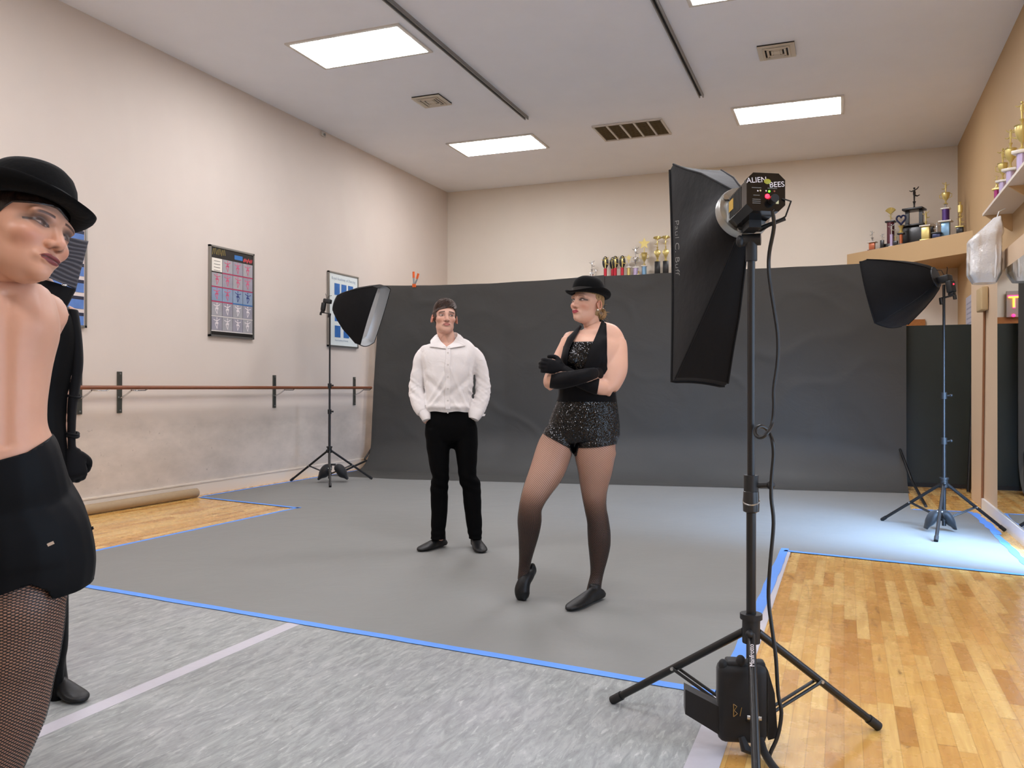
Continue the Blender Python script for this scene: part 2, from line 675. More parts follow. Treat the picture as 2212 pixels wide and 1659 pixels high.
for x, y1, lab in ((-3.76, 10.05, 'long dark ceiling track left of centre, ending by the back left light'), (-1.56, 10.03, 'ceiling track right of centre, ending short of the slatted grille')):
    t = thing('ceiling_track', lab, 'ceiling track', (x, 0, ZC), 0, 'ceiling tracks')
    L0 = -2.5
    MB().box((-0.02, (L0 + y1) / 2, -0.02), (0.012, y1 - L0, 0.04)).box((0.02, (L0 + y1) / 2, -0.02), (0.012, y1 - L0, 0.04)).build('rail', mat('track_aluminium', '8f8d8a', 0.5, 0.4), t, False)
    MB().box((0, (L0 + y1) / 2, -0.008), (0.028, y1 - L0, 0.012)).build('slot', mat('track_dark', '1b1b1c', 0.6), t, False)

se = thing('wall_sensor', 'small white sensor high on the left wall under the ceiling', 'sensor', (XL, 9.6, 4.57))
MB().rbox((0.015, 0, 0), (0.03, 0.09, 0.06), 0.008).build('housing', mat('sensor_white', 'c7c2ba', 0.5), se)
MB().ball((0.035, 0, -0.01), 0.018).build('lens', mat('sensor_lens', '8a8882', 0.3), se)

# ------------------------------------------------------------------ floor coverings
E0 = 0.0022


def slab(name, poly, z0, z1, m, label, cat, kind=None, group=None):
    o = MB().prism(poly, z0, z1).build(name, m, smooth=False)
    return tag(o, label, cat, group, kind)


slab('dance_floor_roll', [(-4.6, -1.4), (-2.545, -1.4), (-2.545, 6.6), (-4.6, 6.6)], 0, 0.002, M_MARLEY, 'left roll of marbled grey dance vinyl, left of the pale tape seam', 'dance floor', None, 'marbled dance floor rolls')
slab('dance_floor_roll', [(-2.54, -1.4), (-0.44, -1.4), (-0.44, 6.6), (-2.54, 6.6)], 0, 0.002, M_MARLEY, 'right roll of marbled grey dance vinyl, between pale seam and wooden floor', 'dance floor', None, 'marbled dance floor rolls')
slab('seam_tape', [(-2.57, -1.4), (-2.495, -1.4), (-2.495, 3.6), (-2.57, 3.6)], 0.0022, 0.0027, GREYTAPE, 'pale tape covering the seam between the grey vinyl rolls', 'tape')
slab('edge_tape', [(-0.46, -1.4), (-0.36, -1.4), (-0.355, 6.36), (-0.46, 6.36)], 0.0022, 0.0027, GREYTAPE, 'pale grey tape along the vinyl edge beside the wooden floor', 'tape')
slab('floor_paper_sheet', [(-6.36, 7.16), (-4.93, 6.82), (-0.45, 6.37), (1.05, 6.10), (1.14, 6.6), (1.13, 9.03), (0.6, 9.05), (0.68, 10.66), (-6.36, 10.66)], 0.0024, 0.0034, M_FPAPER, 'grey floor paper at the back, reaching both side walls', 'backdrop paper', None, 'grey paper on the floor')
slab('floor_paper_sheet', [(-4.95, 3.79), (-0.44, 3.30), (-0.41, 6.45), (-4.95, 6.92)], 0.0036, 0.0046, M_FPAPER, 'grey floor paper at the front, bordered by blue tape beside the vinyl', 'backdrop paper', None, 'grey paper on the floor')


def tape(p, q, wd, label, z=0.0048, m=TAPE, wob=0.0):
    p, q = Vector((*p, 0)), Vector((*q, 0))
    n = max(2, int((q - p).length / 0.12))
    d = (q - p).normalized()
    s_ = Vector((-d.y, d.x, 0))
    L, R_ = [], []
    for i in range(n + 1):
        c = p + (q - p) * i / n
        L.append((c + s_ * (wd / 2 + random.uniform(-wob, wob)))[:2])
        R_.append((c - s_ * (wd / 2 + random.uniform(-wob, wob)))[:2])
    return slab('floor_tape', L + R_[::-1], z, z + 0.0006, m, label, 'tape', None, 'blue tape around the grey paper')


tape((-4.97, 3.79), (-0.42, 3.295), 0.055, 'blue tape along the front edge of the grey paper', wob=0.003)
tape((-0.435, 3.27), (-0.40, 6.46), 0.06, 'blue tape running back from the main stand beside the wood', wob=0.004)
tape((-0.40, 6.37), (1.07, 6.10), 0.05, 'blue tape where the grey paper meets the wood at right', wob=0.003)
tape((-4.975, 3.8), (-4.93, 6.9), 0.04, 'blue tape on the long lower edge of the left wood triangle', wob=0.002)
tape((-6.36, 7.13), (-4.90, 6.85), 0.05, 'blue tape on the upper edge of the left wood triangle', wob=0.002)
tape((-6.385, 7.2), (-6.385, 10.5), 0.05, 'blue tape along the left wall under the small softbox', wob=0.002)
tape((1.13, 6.15), (1.13, 7.7), 0.05, 'blue tape at far right edge of the photo, near part', wob=0.008)
tape((1.15, 7.72), (1.13, 8.98), 0.07, 'loose blue tape strip beside the right stand foot, before the ledge', wob=0.012)
tape((0.62, 9.02), (1.13, 9.02), 0.05, 'blue tape behind the right light stand, in front of the dark board', wob=0.004)

tb = thing('paper_roll_core', 'brown cardboard roll lying along the left baseboard', 'paper roll', (XL + 0.08, 5.9, 0.0))
MB().tube((0, -1.5, 0.05), (0.03, 1.23, 0.05), 0.048, n=24).build('core', mat('brown_cardboard', 'a08a6c', 0.7, var=0.1), tb)
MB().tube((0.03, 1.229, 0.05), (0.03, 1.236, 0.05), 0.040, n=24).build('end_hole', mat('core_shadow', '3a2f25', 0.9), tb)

# ------------------------------------------------------------------ hanging paper backdrop
RND = random.Random(3)


def sweep(name, x0, x1, ztop, seam, label, seed):
    """paper hanging from z=ztop at Y=10.9 and sweeping onto the floor at the seam line"""
    NX, NS = 120, 110
    vs, fs = [], []
    for j in range(NS + 1):
        for i in range(NX + 1):
            u = i / NX
            x = x0 + (x1 - x0) * u
            ys = seam(x)
            lw = max(0.0, min(1.0, (-4.4 - x) / 1.9))      # the free left edge leans into the room
            R_ = min(0.62 - 0.25 * lw, max(0.35, (10.9 - ys) * 0.95))
            zt = ztop(x)
            # arc length parametrisation: vertical part, quarter arc, short floor part
            Lv, La, Lf = zt - R_, R_ * PI / 2, max(0.10, 10.9 - R_ - ys)
            s = (Lv + La + Lf) * j / NS
            if s < Lv:
                y, z = 10.9, zt - s
            elif s < Lv + La:
                a = (s - Lv) / R_
                y, z = 10.9 - R_ * (1 - math.cos(a)), R_ * (1 - math.sin(a)) + 0.006
            else:
                y, z = 10.9 - R_ - (s - Lv - La), 0.006
            k = min(1, z / 0.25)
            n1 = noise.noise(Vector((x * 0.9 + seed, z * 0.7, 0.3))) * 0.03
            n2 = noise.noise(Vector((x * 2.2 + seed, z * 1.9, 4.1))) * 0.008
            cr = abs(noise.noise(Vector((x * 1.3 + seed * 2 + z * 0.8, z * 1.6 - x * 0.4, 9.0))))
            n3 = -0.011 * max(0, 0.18 - cr) / 0.18 * (0.35 + max(0, noise.noise(Vector((x, z, seed)))))
            y += (n1 + n2 + n3) * k
            y -= 0.32 * lw * max(0, 1 - z / zt) ** 0.7 * (1 if s < Lv + La else max(0, 1 - (s - Lv - La) / 0.5))
            z += noise.noise(Vector((x * 2.5, seed, 1.0))) * 0.012 * max(0, (z - 2.2))
            vs.append((x, y, z))
    W_ = NX + 1
    for j in range(NS):
        for i in range(NX):
            fs.append((j * W_ + i, j * W_ + i + 1, (j + 1) * W_ + i + 1, (j + 1) * W_ + i))
    # back face a millimetre behind gives the paper its thickness
    nv = len(vs)
    vs2 = [(a, b + 0.0012, c + 0.0006) for a, b, c in vs]
    m = MB()
    allf = fs + [tuple(k + nv for k in f[::-1]) for f in fs]
    rim = [j * W_ for j in range(NS + 1)]
    rim2 = [j * W_ + NX for j in range(NS + 1)]
    for r in (rim, rim2):
        allf += [(r[k], r[k + 1], r[k + 1] + nv, r[k] + nv) for k in range(NS)]
    m.add(vs + vs2, allf)
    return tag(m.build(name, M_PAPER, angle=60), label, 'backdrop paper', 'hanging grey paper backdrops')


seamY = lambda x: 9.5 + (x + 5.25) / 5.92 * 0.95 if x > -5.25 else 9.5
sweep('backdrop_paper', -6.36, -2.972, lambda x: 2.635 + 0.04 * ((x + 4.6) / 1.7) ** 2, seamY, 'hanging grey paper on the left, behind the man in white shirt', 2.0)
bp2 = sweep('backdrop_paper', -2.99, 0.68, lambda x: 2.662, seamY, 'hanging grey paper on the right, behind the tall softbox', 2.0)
bp2.location.y = 0.016
bp2.location.z = 0.0

# stands and crossbar that hold the paper
for x, lab, legs in ((-6.42, 'black backdrop stand behind the paper at the left wall', [((0.08, -0.55, 0.13), (0.0, -1.05, 0.012)), ((0, 0, 0.5), (0.3, 0.4, 0.012)), ((0, 0, 0.5), (0.02, -0.5, 0.14))]),
                     (0.60, 'black backdrop stand at the right edge of the paper', [((0.10, -0.60, 0.15), (0.15, -1.76, 0.012)), ((0, 0, 0.5), (-0.3, 0.06, 0.012)), ((0, 0, 0.5), (0.10, -0.60, 0.15))])):
    st = thing('backdrop_stand', lab, 'backdrop stand', (x, 11.0, 0), 0, 'backdrop stands')
    MB().tube((0, 0, 0.1), (0, 0, 2.58), 0.016).build('pole', BLACK, st)
    for a, b in legs:
        MB().tube(a, b, 0.015).build('leg', BLACK, st)
tag(MB().tube((-6.46, 11.0, 2.6), (0.66, 11.0, 2.6), 0.018).build('backdrop_crossbar', BLACK), 'black crossbar carrying the hanging grey paper', 'crossbar')

cl = thing('spring_clamp', 'orange and grey spring clamp biting the top edge of the grey paper', 'clamp', ony(896, 614, 10.88))
MB().box((0.0, -0.02, -0.02), (0.05, 0.02, 0.05)).build('jaw', mat('clamp_orange', 'e8641e', 0.45), cl, False)
for dx, tx, hh in ((-0.005, -0.02, 0.15), (0.012, 0.35, 0.12)):
    M_ = Matrix.Rotation(tx, 3, 'Y')
    a = M_ @ Vector((0, -0.02, hh))
    MB().tube((dx, -0.02, 0.0), (dx + a.x, -0.02, hh * 0.65), 0.012).build('handle', mat('clamp_grey', '9aa0a2', 0.35, 0.5), cl)
    MB().tube((dx + a.x * 0.8, -0.02, hh * 0.6), (dx + a.x * 1.4, -0.02, hh + 0.03), 0.016).build('grip', mat('clamp_orange', 'e8641e', 0.45), cl)

# ------------------------------------------------------------------ barre on the left wall
ba = thing('ballet_barre', 'brown wooden ballet barre on steel brackets along the left wall', 'barre', (XL, 6.2, 0))
MB().tube((0.16, -4.8, 1.165), (0.16, 4.41, 1.168), 0.019, n=16).build('rail', mat('brown_barre_wood', '7d4a30', 0.4, var=0.15, vscale=12), ba)
for yb in (-0.46, 0.0, 2.38, 4.2, -3.0):
    br = MB().box((0.008, yb, 1.12), (0.016, 0.05, 0.40)).build('bracket', DARKSTEEL, ba, False)
    MB().path([(0.0, yb, 1.06), (0.05, yb, 1.075), (0.10, yb, 1.10), (0.16, yb, 1.14)], 0.008).build('arm', CHROME, br)
    MB().path([(0.16, yb, 1.14), (0.165, yb + 0.02, 1.138), (0.168, yb + 0.16, 1.138), (0.164, yb + 0.2, 1.155)], 0.006).build('saddle', CHROME, br)
    for zz in (1.30, 0.945):
        MB().tube((0.012, yb, zz), (0.022, yb, zz), 0.008, n=8).build('screw', STEEL, br)
# ------------------------------------------------------------------ framed pictures on the left wall


def wall_quad_frame(label, y0, y1, z0, z1, name='framed_poster'):
    t = thing(name, label, 'poster', (XL, (y0 + y1) / 2, (z0 + z1) / 2))
    W_, H_ = y1 - y0, z1 - z0
    f = MB()
    b = 0.02
    f.box((0.016, 0, H_ / 2 - b / 2), (0.032, W_, b)).box((0.016, 0, -H_ / 2 + b / 2), (0.032, W_, b))
    f.box((0.016, W_ / 2 - b / 2, 0), (0.032, b, H_)).box((0.016, -W_ / 2 + b / 2, 0), (0.032, b, H_))
    return t, W_, H_, f


def flat(mb, y0, y1, z0, z1, x=0.0245):
    """thin printed patch facing the room"""
    return mb.box((x, (y0 + y1) / 2, (z0 + z1) / 2), (0.001, y1 - y0, z1 - z0))


SILF = mat('silver_picture_frame', '9d9b96', 0.3, 0.8)
# 1. grid of twenty little dancer pictures
t, W_, H_, f = wall_quad_frame('silver framed poster of small dancer pictures in a grid', 7.42, 8.17, 1.735, 2.745)
f.build('frame', SILF, t, False)
sh = MB()
flat(sh, -W_ / 2 + 0.015, W_ / 2 - 0.015, -H_ / 2 + 0.015, H_ / 2 - 0.015, 0.022)
sheet = sh.build('print', mat('poster_black_ink', '24211f', 0.35), t, False)
gx0, gx1 = -W_ / 2 + 0.03, W_ / 2 - 0.025
gz1, gz0 = H_ / 2 - 0.135, -H_ / 2 + 0.06
cw, ch = (gx1 - gx0) / 4, (gz1 - gz0) / 5
PH = [mat('photo_tone_lilac', '96929b', 0.35, var=0.18, vscale=14), mat('photo_tone_grey', 'a09da0', 0.35, var=0.18, vscale=14), mat('photo_tone_blue', '8797ad', 0.35, var=0.18, vscale=14)]
FIGC = [mat('print_pink', 'd0607e', 0.5), mat('print_navy', '2f3d78', 0.5), mat('print_white', 'e3dada', 0.5)]
LINEC = {'p': mat('print_crimson', 'b8355c', 0.5), 'b': mat('print_blue', '2f6fb0', 0.5), 'w': mat('print_pale', 'd8d2cc', 0.5)}
for r in range(5):
    for c in range(4):
        ya, yb_ = gx0 + c * cw + 0.003, gx0 + (c + 1) * cw - 0.003
        za, zb = gz1 - (r + 1) * ch + 0.012, gz1 - r * ch - 0.003
        m = MB()
        flat(m, ya, yb_, za, zb)
        card = r == 0 and c == 0
        ph = m.build('picture', mat('print_card_white', 'e6dfd2', 0.4) if card else PH[2 if r == 2 else (r + c) % 2], sheet, False)
        fg = MB()
        cy, cz = (ya + yb_) / 2, (za + zb) / 2
        if card:
            for k in range(4):
                flat(fg, cy - 0.05, cy + 0.05, zb - 0.035 - k * 0.035, zb - 0.03 - k * 0.035, 0.0254)
            fg.build('lettering', mat('poster_black_ink', '24211f', 0.35), ph, False)
        else:
            rr_ = random.Random(r * 7 + c)
            fi = 1 if (r == 2 and c > 1) else (0 if r < 3 else 2)
            s_ = rr_.choice((-1, 1))
            cz0 = cz
            fg.box((0.0255, cy, cz + 0.025), (0.001, 0.014, 0.04))
            fg.box((0.0255, cy + s_ * 0.028, cz + 0.035), (0.001, 0.055, 0.008), (0.3 * s_, 0, 0))
            fg.box((0.0255, cy - s_ * 0.025, cz + 0.04), (0.001, 0.05, 0.008), (-0.5 * s_, 0, 0))
            fg.box((0.0255, cy, cz + 0.005), (0.001, 0.045, 0.02))
            fg.box((0.0255, cy - s_ * 0.008, cz - 0.03), (0.001, 0.007, 0.06), (0.2 * s_, 0, 0))
            fg.box((0.0255, cy + s_ * 0.015, cz - 0.025), (0.001, 0.007, 0.06), (-0.5 * s_, 0, 0))
            fg.ball((0.0255, cy, cz + 0.06), (0.0008, 0.008, 0.009), 8, 6)
            fg.build('dancer_picture', FIGC[fi], ph, False)
        if not card:
            k = 'b' if (r == 2 and c > 1) else ('p' if r < 3 else 'w')
            m = MB()
            flat(m, ya - 0.003, yb_ + 0.003, za - 0.013, za - 0.002)
            m.build('colour_rule', LINEC[k], sheet, False)
hd = MB()
for k in range(9):
    yy_ = gx0 + 0.02 + k * 0.024
    hd.box((0.0245, yy_, H_ / 2 - 0.07 + 0.006 * (k % 3)), (0.001, 0.008, 0.07 - 0.01 * (k % 2)), ((k % 3 - 1) * 0.2, 0, 0))
hd.build('lettering', mat('print_olive', '8f7f45', 0.5), sheet, False)
hd = MB()
flat(hd, 0.03, 0.17, H_ / 2 - 0.11, H_ / 2 - 0.06)
hd.build('blue_panel', LINEC['b'], sheet, False)
hd = MB()
for k in range(9):
    hd.box((0.0245, 0.19 + k * 0.018, H_ / 2 - 0.105 + 0.008 * (k % 3)), (0.001, 0.013, 0.03 + 0.012 * (k % 2)), (0.4 * (k % 2), 0, 0))
hd.build('lettering', mat('print_red', 'c2444a', 0.5), sheet, False)

# 2. white poster with blue pictures
t, W_, H_, f = wall_quad_frame('silver framed white poster with small blue pictures, behind the left light stand', 9.72, 10.47, 1.73, 2.755)
f.build('frame', SILF, t, False)
sh = MB()
flat(sh, -W_ / 2 + 0.015, W_ / 2 - 0.015, -H_ / 2 + 0.015, H_ / 2 - 0.015, 0.022)
sheet = sh.build('print', mat('poster_white_paper', 'dfe6e4', 0.35), t, False)
BLUEP = mat('photo_tone_deep_blue', '3a6fb4', 0.35, var=0.35, vscale=10)
for (a, b, c, d) in ((-0.23, -0.1, 0.2, 0.36), (-0.06, 0.07, 0.2, 0.36), (0.11, 0.24, 0.2, 0.36), (-0.22, -0.08, -0.16, -0.0), (-0.22, -0.08, -0.38, -0.22), (0.0, 0.14, -0.38, -0.22)):
    m = MB()
    flat(m, a, b, c, d)
    m.build('picture', BLUEP, sheet, False)
text_mesh('Royal Academy of Dancing', 0.055, frame_mat((0.0245, 0.0, 0.425), (0, 1, 0), (0, 0, 1)), 'lettering', mat('print_slate', 'b3bfcb', 0.5), sheet)
text_mesh('Royal Academy of Dancing', 0.03, frame_mat((0.0245, -0.05, -0.42), (0, 1, 0), (0, 0, 1)), 'lettering', mat('print_slate', 'b3bfcb', 0.5), sheet)

# 3. blue poster mostly hidden by the woman at the left
t, W_, H_, f = wall_quad_frame('framed blue picture poster half hidden behind the woman at the left edge', 5.05, 5.80, 1.715, 2.73)
f.build('frame', SILF, t, False)
sh = MB()
flat(sh, -W_ / 2 + 0.015, W_ / 2 - 0.015, -H_ / 2 + 0.015, H_ / 2 - 0.015, 0.022)
sheet = sh.build('print', mat('poster_pink_paper', 'dccfc9', 0.35), t, False)
for r in range(6):
    for c in range(3):
        m = MB()
        za = H_ / 2 - 0.11 - r * 0.15
        flat(m, -0.35 + c * 0.235, -0.35 + c * 0.235 + 0.225, za - 0.135, za - 0.02)
        p_ = m.build('picture', mat('photo_stage_blue', '5c7fbd', 0.35, var=0.4, vscale=9), sheet, False)
        m = MB()
        flat(m, -0.35 + c * 0.235, -0.35 + c * 0.235 + 0.225, za - 0.05, za - 0.02, 0.0252)
        m.build('dark_stage', mat('print_night', '23263c', 0.5), p_, False)

# ------------------------------------------------------------------ right side fittings
# dark green board in front of the back wall
t = thing('dark_board', 'large dark green board standing right of the grey paper', 'board', (1.0, 11.10, 0))
MB().box((-0.1, 0.02, 0.985), (0.95, 0.03, 1.87)).build('panel', mat('dark_green_board', '1d2723', 0.5, var=0.2, vscale=3), t, False)
fr = MB()
fr.box((-0.1, 0.02, 0.03), (0.97, 0.05, 0.05)).box((0.385, 0.02, 0.97), (0.03, 0.045, 1.9))
fr.build('black_edge', BLACKP, t, False)

# conduit and small box at the pillar corner
t = thing('conduit', 'brown conduit with a beige junction box left of the mirror', 'conduit', (XF, 9.3, 0))
MB().tube((-0.014, 0, 0.0), (-0.014, -0.16, 1.92), 0.011).build('pipe', mat('brown_conduit', '8a5a38', 0.5), t)
MB().rbox((-0.034, -0.17, 2.02), (0.06, 0.32, 0.22), 0.01).build('junction_box', mat('beige_box', 'bda277', 0.5), t)
# leaning black pole and hanging strap by the dark board
t = thing('leaning_pole', 'thin black pole leaning between the dark board and the beige wall', 'pole', (1.30, 10.7, 0))
MB().tube((0, 0, 0.01), (0.07, 0.15, 1.28), 0.022).build('lower_tube', BLACK, t)
MB().tube((0.07, 0.15, 1.28), (0.115, 0.28, 2.42), 0.014).build('upper_tube', BLACK, t)
MB().path(smooth_path([Vector(q) for q in ((0.10, 0.26, 2.3), (0.07, 0.0, 2.22), (0.05, -0.25, 2.05), (0.045, -0.27, 1.95), (0.01, -0.28, 1.72))]), 0.016, 6).build('strap', mat('cream_strap', 'cfc0a0', 0.7), t)
t = thing('wall_notice', 'pale blue notice sheet on the right wall behind the thin pole', 'notice', (XR, 12.1, 2.05))
MB().box((-0.004, 0, 0), (0.008, 0.85, 0.62)).build('sheet', mat('notice_paper', 'b3b5c4', 0.5, var=0.1, vscale=8), t, False)
m = MB()
for k in range(7):
    m.box((-0.0085, 0.05, 0.22 - k * 0.065), (0.001, 0.6, 0.02))
m.build('printed_lines', mat('notice_ink', '8e93ab', 0.5), t, False)

# bracket shelf on the right wall
t = thing('trophy_shelf', 'white bracketed wall shelf with trophies at the right edge', 'shelf', (XR, 8.2, 2.87))
MB().box((-0.125, 0, -0.012), (0.25, 2.2, 0.024)).build('board', mat('shelf_white', 'd9d0c4', 0.5), t, False)
for y in (1.07, -0.2):
    MB().prism([(0, -0.024), (-0.235, -0.024), (-0.01, -0.19), (0, -0.19)], -0.012, 0.012, Matrix.Translation((0, y, 0)) @ Matrix.Rotation(PI / 2, 4, 'X')).build('bracket', W_TAN2, t, False)

# lump of white stuffing wrapped in clear plastic
rows = []
t = thing('plastic_bundle', 'white bundle wrapped in clear plastic hanging before the mirror top', 'bundle', (1.105, 8.1, 2.06))
NSEG, NR = 36, 30
vs, fs = [], []
for j in range(NR + 1):
    q = j / NR
    z = 0.55 - 0.55 * q
    hw = 0.128 * min(1, 0.25 + q * 2.6) * (1 - max(0, q - .86) * 2.2)
    hd = 0.13 * min(1, 0.4 + q * 2.2) * (1 - max(0, q - .86) * 2.0)
    for k in range(NSEG):
        a = 2 * PI * k / NSEG
        ca, sa = math.cos(a), math.sin(a)
        n_ = 1 + noise.noise(Vector((ca * 1.8, sa * 1.8, z * 6))) * 0.10 + noise.noise(Vector((ca * 5, sa * 5, z * 14))) * 0.04
        x_ = math.copysign(abs(ca) ** 0.55, ca) * hw * n_
        y_ = math.copysign(abs(sa) ** 0.55, sa) * hd * n_
        vs.append((x_ + 0.09 * max(0, 1 - q * 3.0), y_, z + x_ * .25 * (1 - q)))
for j in range(NR):
    for k in range(NSEG):
        fs.append((j * NSEG + k, j * NSEG + (k + 1) % NSEG, (j + 1) * NSEG + (k + 1) % NSEG, (j + 1) * NSEG + k))
fs.append(tuple(range(NSEG)))
fs.append(tuple(range(NR * NSEG, (NR + 1) * NSEG))[::-1])
tp = NT('white_plastic_wrap')
tp.base(tp.mix(tp.ramp(tp.noise(tp.mapping(tp.pos(), (5, 5, 1)), 1.4, 4), [(0.52, 0.0), (0.68, 1.0)]), lin('dedddc'), lin('b9a48c')))
tp.set(Roughness=0.18)
tp.b.inputs['Coat Weight'].default_value = 0.6
tp.bump(tp.noise(tp.pos(), 16, 4, 0.6), 0.6, 0.02)
MB().add(vs, fs).build('wrapped_body', tp.m, t)
MB().path([(0.06, -0.10, 0.45), (0.07, -0.135, 0.2), (0.06, -0.12, 0.03)], [0.006, 0.01, 0.006], 6).build('crease', tp.m, t)
MB().path([(0.155, 0, 0.62), (0.11, 0, 0.6), (0.09, 0, 0.54)], 0.006, 8).build('hanger', STEEL, t)

# backlit sign hanging by the back wall; the mirror shows it the right way round
t = thing('lit_sign', 'lit sign with yellow letters outlined in pink, seen in the mirror', 'sign', (0.13, YB - 0.08, 2.34))
MB().box((0, 0.02, 0), (0.56, 0.05, 0.36)).build('panel', mat('sign_grey', 'a39a94', 0.5), t, False)
Ms = frame_mat((0.27, -0.012, 0.02), (-1, 0, 0), (0, 0, 1))
Mm = Ms.copy()
text_mesh('TI', 0.26, Mm, 'letter_glow', mat('sign_pink', 'ff3a78', 0.5, emit='ff2d70', es=3.0), t, 0.003, spacing=1.0, align='LEFT')
text_mesh('TI', 0.22, frame_mat((0.262, -0.017, 0.02), (-1, 0, 0), (0, 0, 1)), 'letters', mat('sign_yellow', 'ffd23c', 0.5, emit='ffc52e', es=3.5), t, 0.003, spacing=1.18, align='LEFT')
MB().ball((0.2, -0.02, -0.16), 0.022).build('indicator', mat('sign_pink', 'ff3a78', 0.5, emit='ff2d70', es=3.0), t)

# ------------------------------------------------------------------ trophies
TM = dict(gold=GOLD, silver=SILVER, red=mat('trophy_red_column', 'c22a3c', 0.25, 0.3, var=0.25, vscale=60), black=mat('trophy_black', '151414', 0.3), wine=mat('trophy_wine_column', '5c2630', 0.35, 0.2),
          lilac=mat('trophy_lilac_column', 'b9aacb', 0.3, 0.3), blue=mat('trophy_blue_column', '7fa6c4', 0.3, 0.4), purple=mat('trophy_purple_column', '4b2d72', 0.3, 0.3), orange=mat('trophy_orange_column', 'b9653c', 0.35, 0.2),
          white=mat('trophy_white_marble', 'dcd6cc', 0.3), magenta=mat('trophy_magenta_column', '9c2f6e', 0.3, 0.3), navy=mat('trophy_navy', '2a3154', 0.3, 0.3))


def fig(mb, z, h, pose=0):
    """little dancer figure of height h standing at z"""
    r = h * 0.07
    mb.tube((0, 0, z), (0.0, 0, z + h * 0.45), r * 0.7, r * 0.9, 8)
    mb.path([(0, 0, z + h * 0.45), (0.0, 0, z + h * 0.62), (0, 0, z + h * 0.8)], [r * 1.2, r * 1.4, r * 0.8], 8)
    mb.ball((0, 0, z + h * 0.92), h * 0.075, 8, 6)
    s = 1 if pose % 2 else -1
    mb.path([(0, 0, z + h * 0.78), (s * h * 0.18, 0, z + h * 0.86), (s * h * 0.3, 0, z + h * 1.0)], [r * .6, r * .5, r * .4], 6)
    mb.path([(0, 0, z + h * 0.78), (-s * h * 0.2, 0, z + h * 0.72), (-s * h * 0.32, 0, z + h * 0.8)], [r * .6, r * .5, r * .4], 6)
    mb.path([(0, 0, z + h * 0.45), (s * h * 0.2, 0, z + h * 0.36), (s * h * 0.36, 0, z + h * 0.42)], [r * .9, r * .7, r * .4], 6)


def star(mb, z, r, d=0.012):
    poly = []
    for k in range(10):
        a = PI / 2 + k * PI / 5
        q = r if k % 2 == 0 else r * 0.45
        poly.append((q * math.cos(a), q * math.sin(a)))
    mb.prism(poly, -d / 2, d / 2, Matrix.Translation((0, 0, z)) @ Matrix.Rotation(PI / 2, 4, 'X'))


def cup(mb, z, h, r):
    mb.lathe([(r * .6, z), (r * .55, z + h * .05), (r * .15, z + h * .15), (r * .18, z + h * .3), (r * .7, z + h * .5), (r, z + h * .8), (r * .95, z + h * .95), (r * 1.1, z + h), (r * 0.9, z + h)], n=14)
    for s in (-1, 1):
        mb.path([(s * r * .85, 0, z + h * .9), (s * r * 1.5, 0, z + h * .85), (s * r * 1.45, 0, z + h * .6), (s * r * .75, 0, z + h * .52)], r * .1, 6)


def trophy(label, loc, rz, group, base=None, stack=(), top=()):
    """stack: (kind, mat, h, w) from the bottom up, top: toppers"""
    t = thing('trophy', label, 'trophy', loc, rz, group)
    z = 0.0
    for kind, m, h, w_ in stack:
        b = MB()
        if kind == 'base':
            b.rbox((0, 0, z + h / 2), (w_, w_ * .75, h), min(h, w_) * 0.12, seg=2)
            nm = 'base'
        elif kind == 'plate':
            b.rbox((0, 0, z + h / 2), (w_, w_ * .8, h), h * 0.25, seg=2)
            nm = 'plate'
        elif kind == 'column':
            b.lathe([(w_ / 2, z), (w_ / 2, z + h)], n=14)
            nm = 'column'
        elif kind == 'block':
            b.rbox((0, 0, z + h / 2), (w_, w_ * .6, h), 0.005, seg=2)
            nm = 'block'
        elif kind == 'posts':
            MB().box((-w_ * .38, 0, z + h / 2), (w_ * .2, w_ * .2, h)).build('post', TM[m], t)
            b.box((w_ * .38, 0, z + h / 2), (w_ * .2, w_ * .2, h))
            nm = 'post'
        elif kind == 'cup':
            cup(b, z, h, w_ / 2)
            nm = 'cup'
        elif kind == 'riser':
            b.lathe([(w_ * .5, z), (w_ * .2, z + h * .3), (w_ * .25, z + h * .7), (w_ * .45, z + h)], n=12)
            nm = 'riser'
        elif kind == 'figure':
            fig(b, z, h, int(w_))
            nm = 'figure'
        elif kind == 'star':
            b.tube((0, 0, z), (0, 0, z + h * .4), 0.008, n=8)
            star(b, z + h * .65, h * .42)
            nm = 'star'
        elif kind == 'ring':
            pts = [(w_ / 2 * math.cos(a), 0, z + h / 2 + h / 2 * math.sin(a)) for a in [2 * PI * k / 20 for k in range(20)]]
            b.path(pts, w_ * .09, 6, True)
            nm = 'ring'
        elif kind == 'oval':
            b.ball((0, 0.012, z + h / 2), (w_ / 2, 0.012, h / 2), 14, 10)
            nm = 'oval_shield'
        elif kind == 'medallion':
            M_ = Matrix.Rotation(PI / 2, 3, 'X')
            b.lathe([(w_ / 2 * .8, -0.008), (w_ / 2, -0.004), (w_ / 2, 0.008), (w_ / 2 * .85, 0.012)], (0, 0, z + h / 2), 18, M_)
            nm = 'medallion'
        elif kind == 'fan':
            for k in range(7):
                a = PI * (0.12 + 0.76 * k / 6)
                b.path([(0, 0, z), (math.cos(a) * w_ / 2, 0, z + h * (.5 + .5 * math.sin(a)))], [0.008, 0.018], 6)
            nm = 'leaf_fan'
        elif kind == 'heart':
            pts = [(w_ / 2 * math.sin(a) ** 3, 0, z + h * .55 + h * .028 * (13 * math.cos(a) - 5 * math.cos(2 * a) - 2 * math.cos(3 * a) - math.cos(4 * a))) for a in [2 * PI * k / 26 for k in range(26)]]
            b.path(pts, w_ * .11, 6, True)
            nm = 'heart_loop'
        else:
            raise ValueError(kind)
        b.build(nm, TM[m], t)
        if kind not in ('oval',):
            z += h
    return t


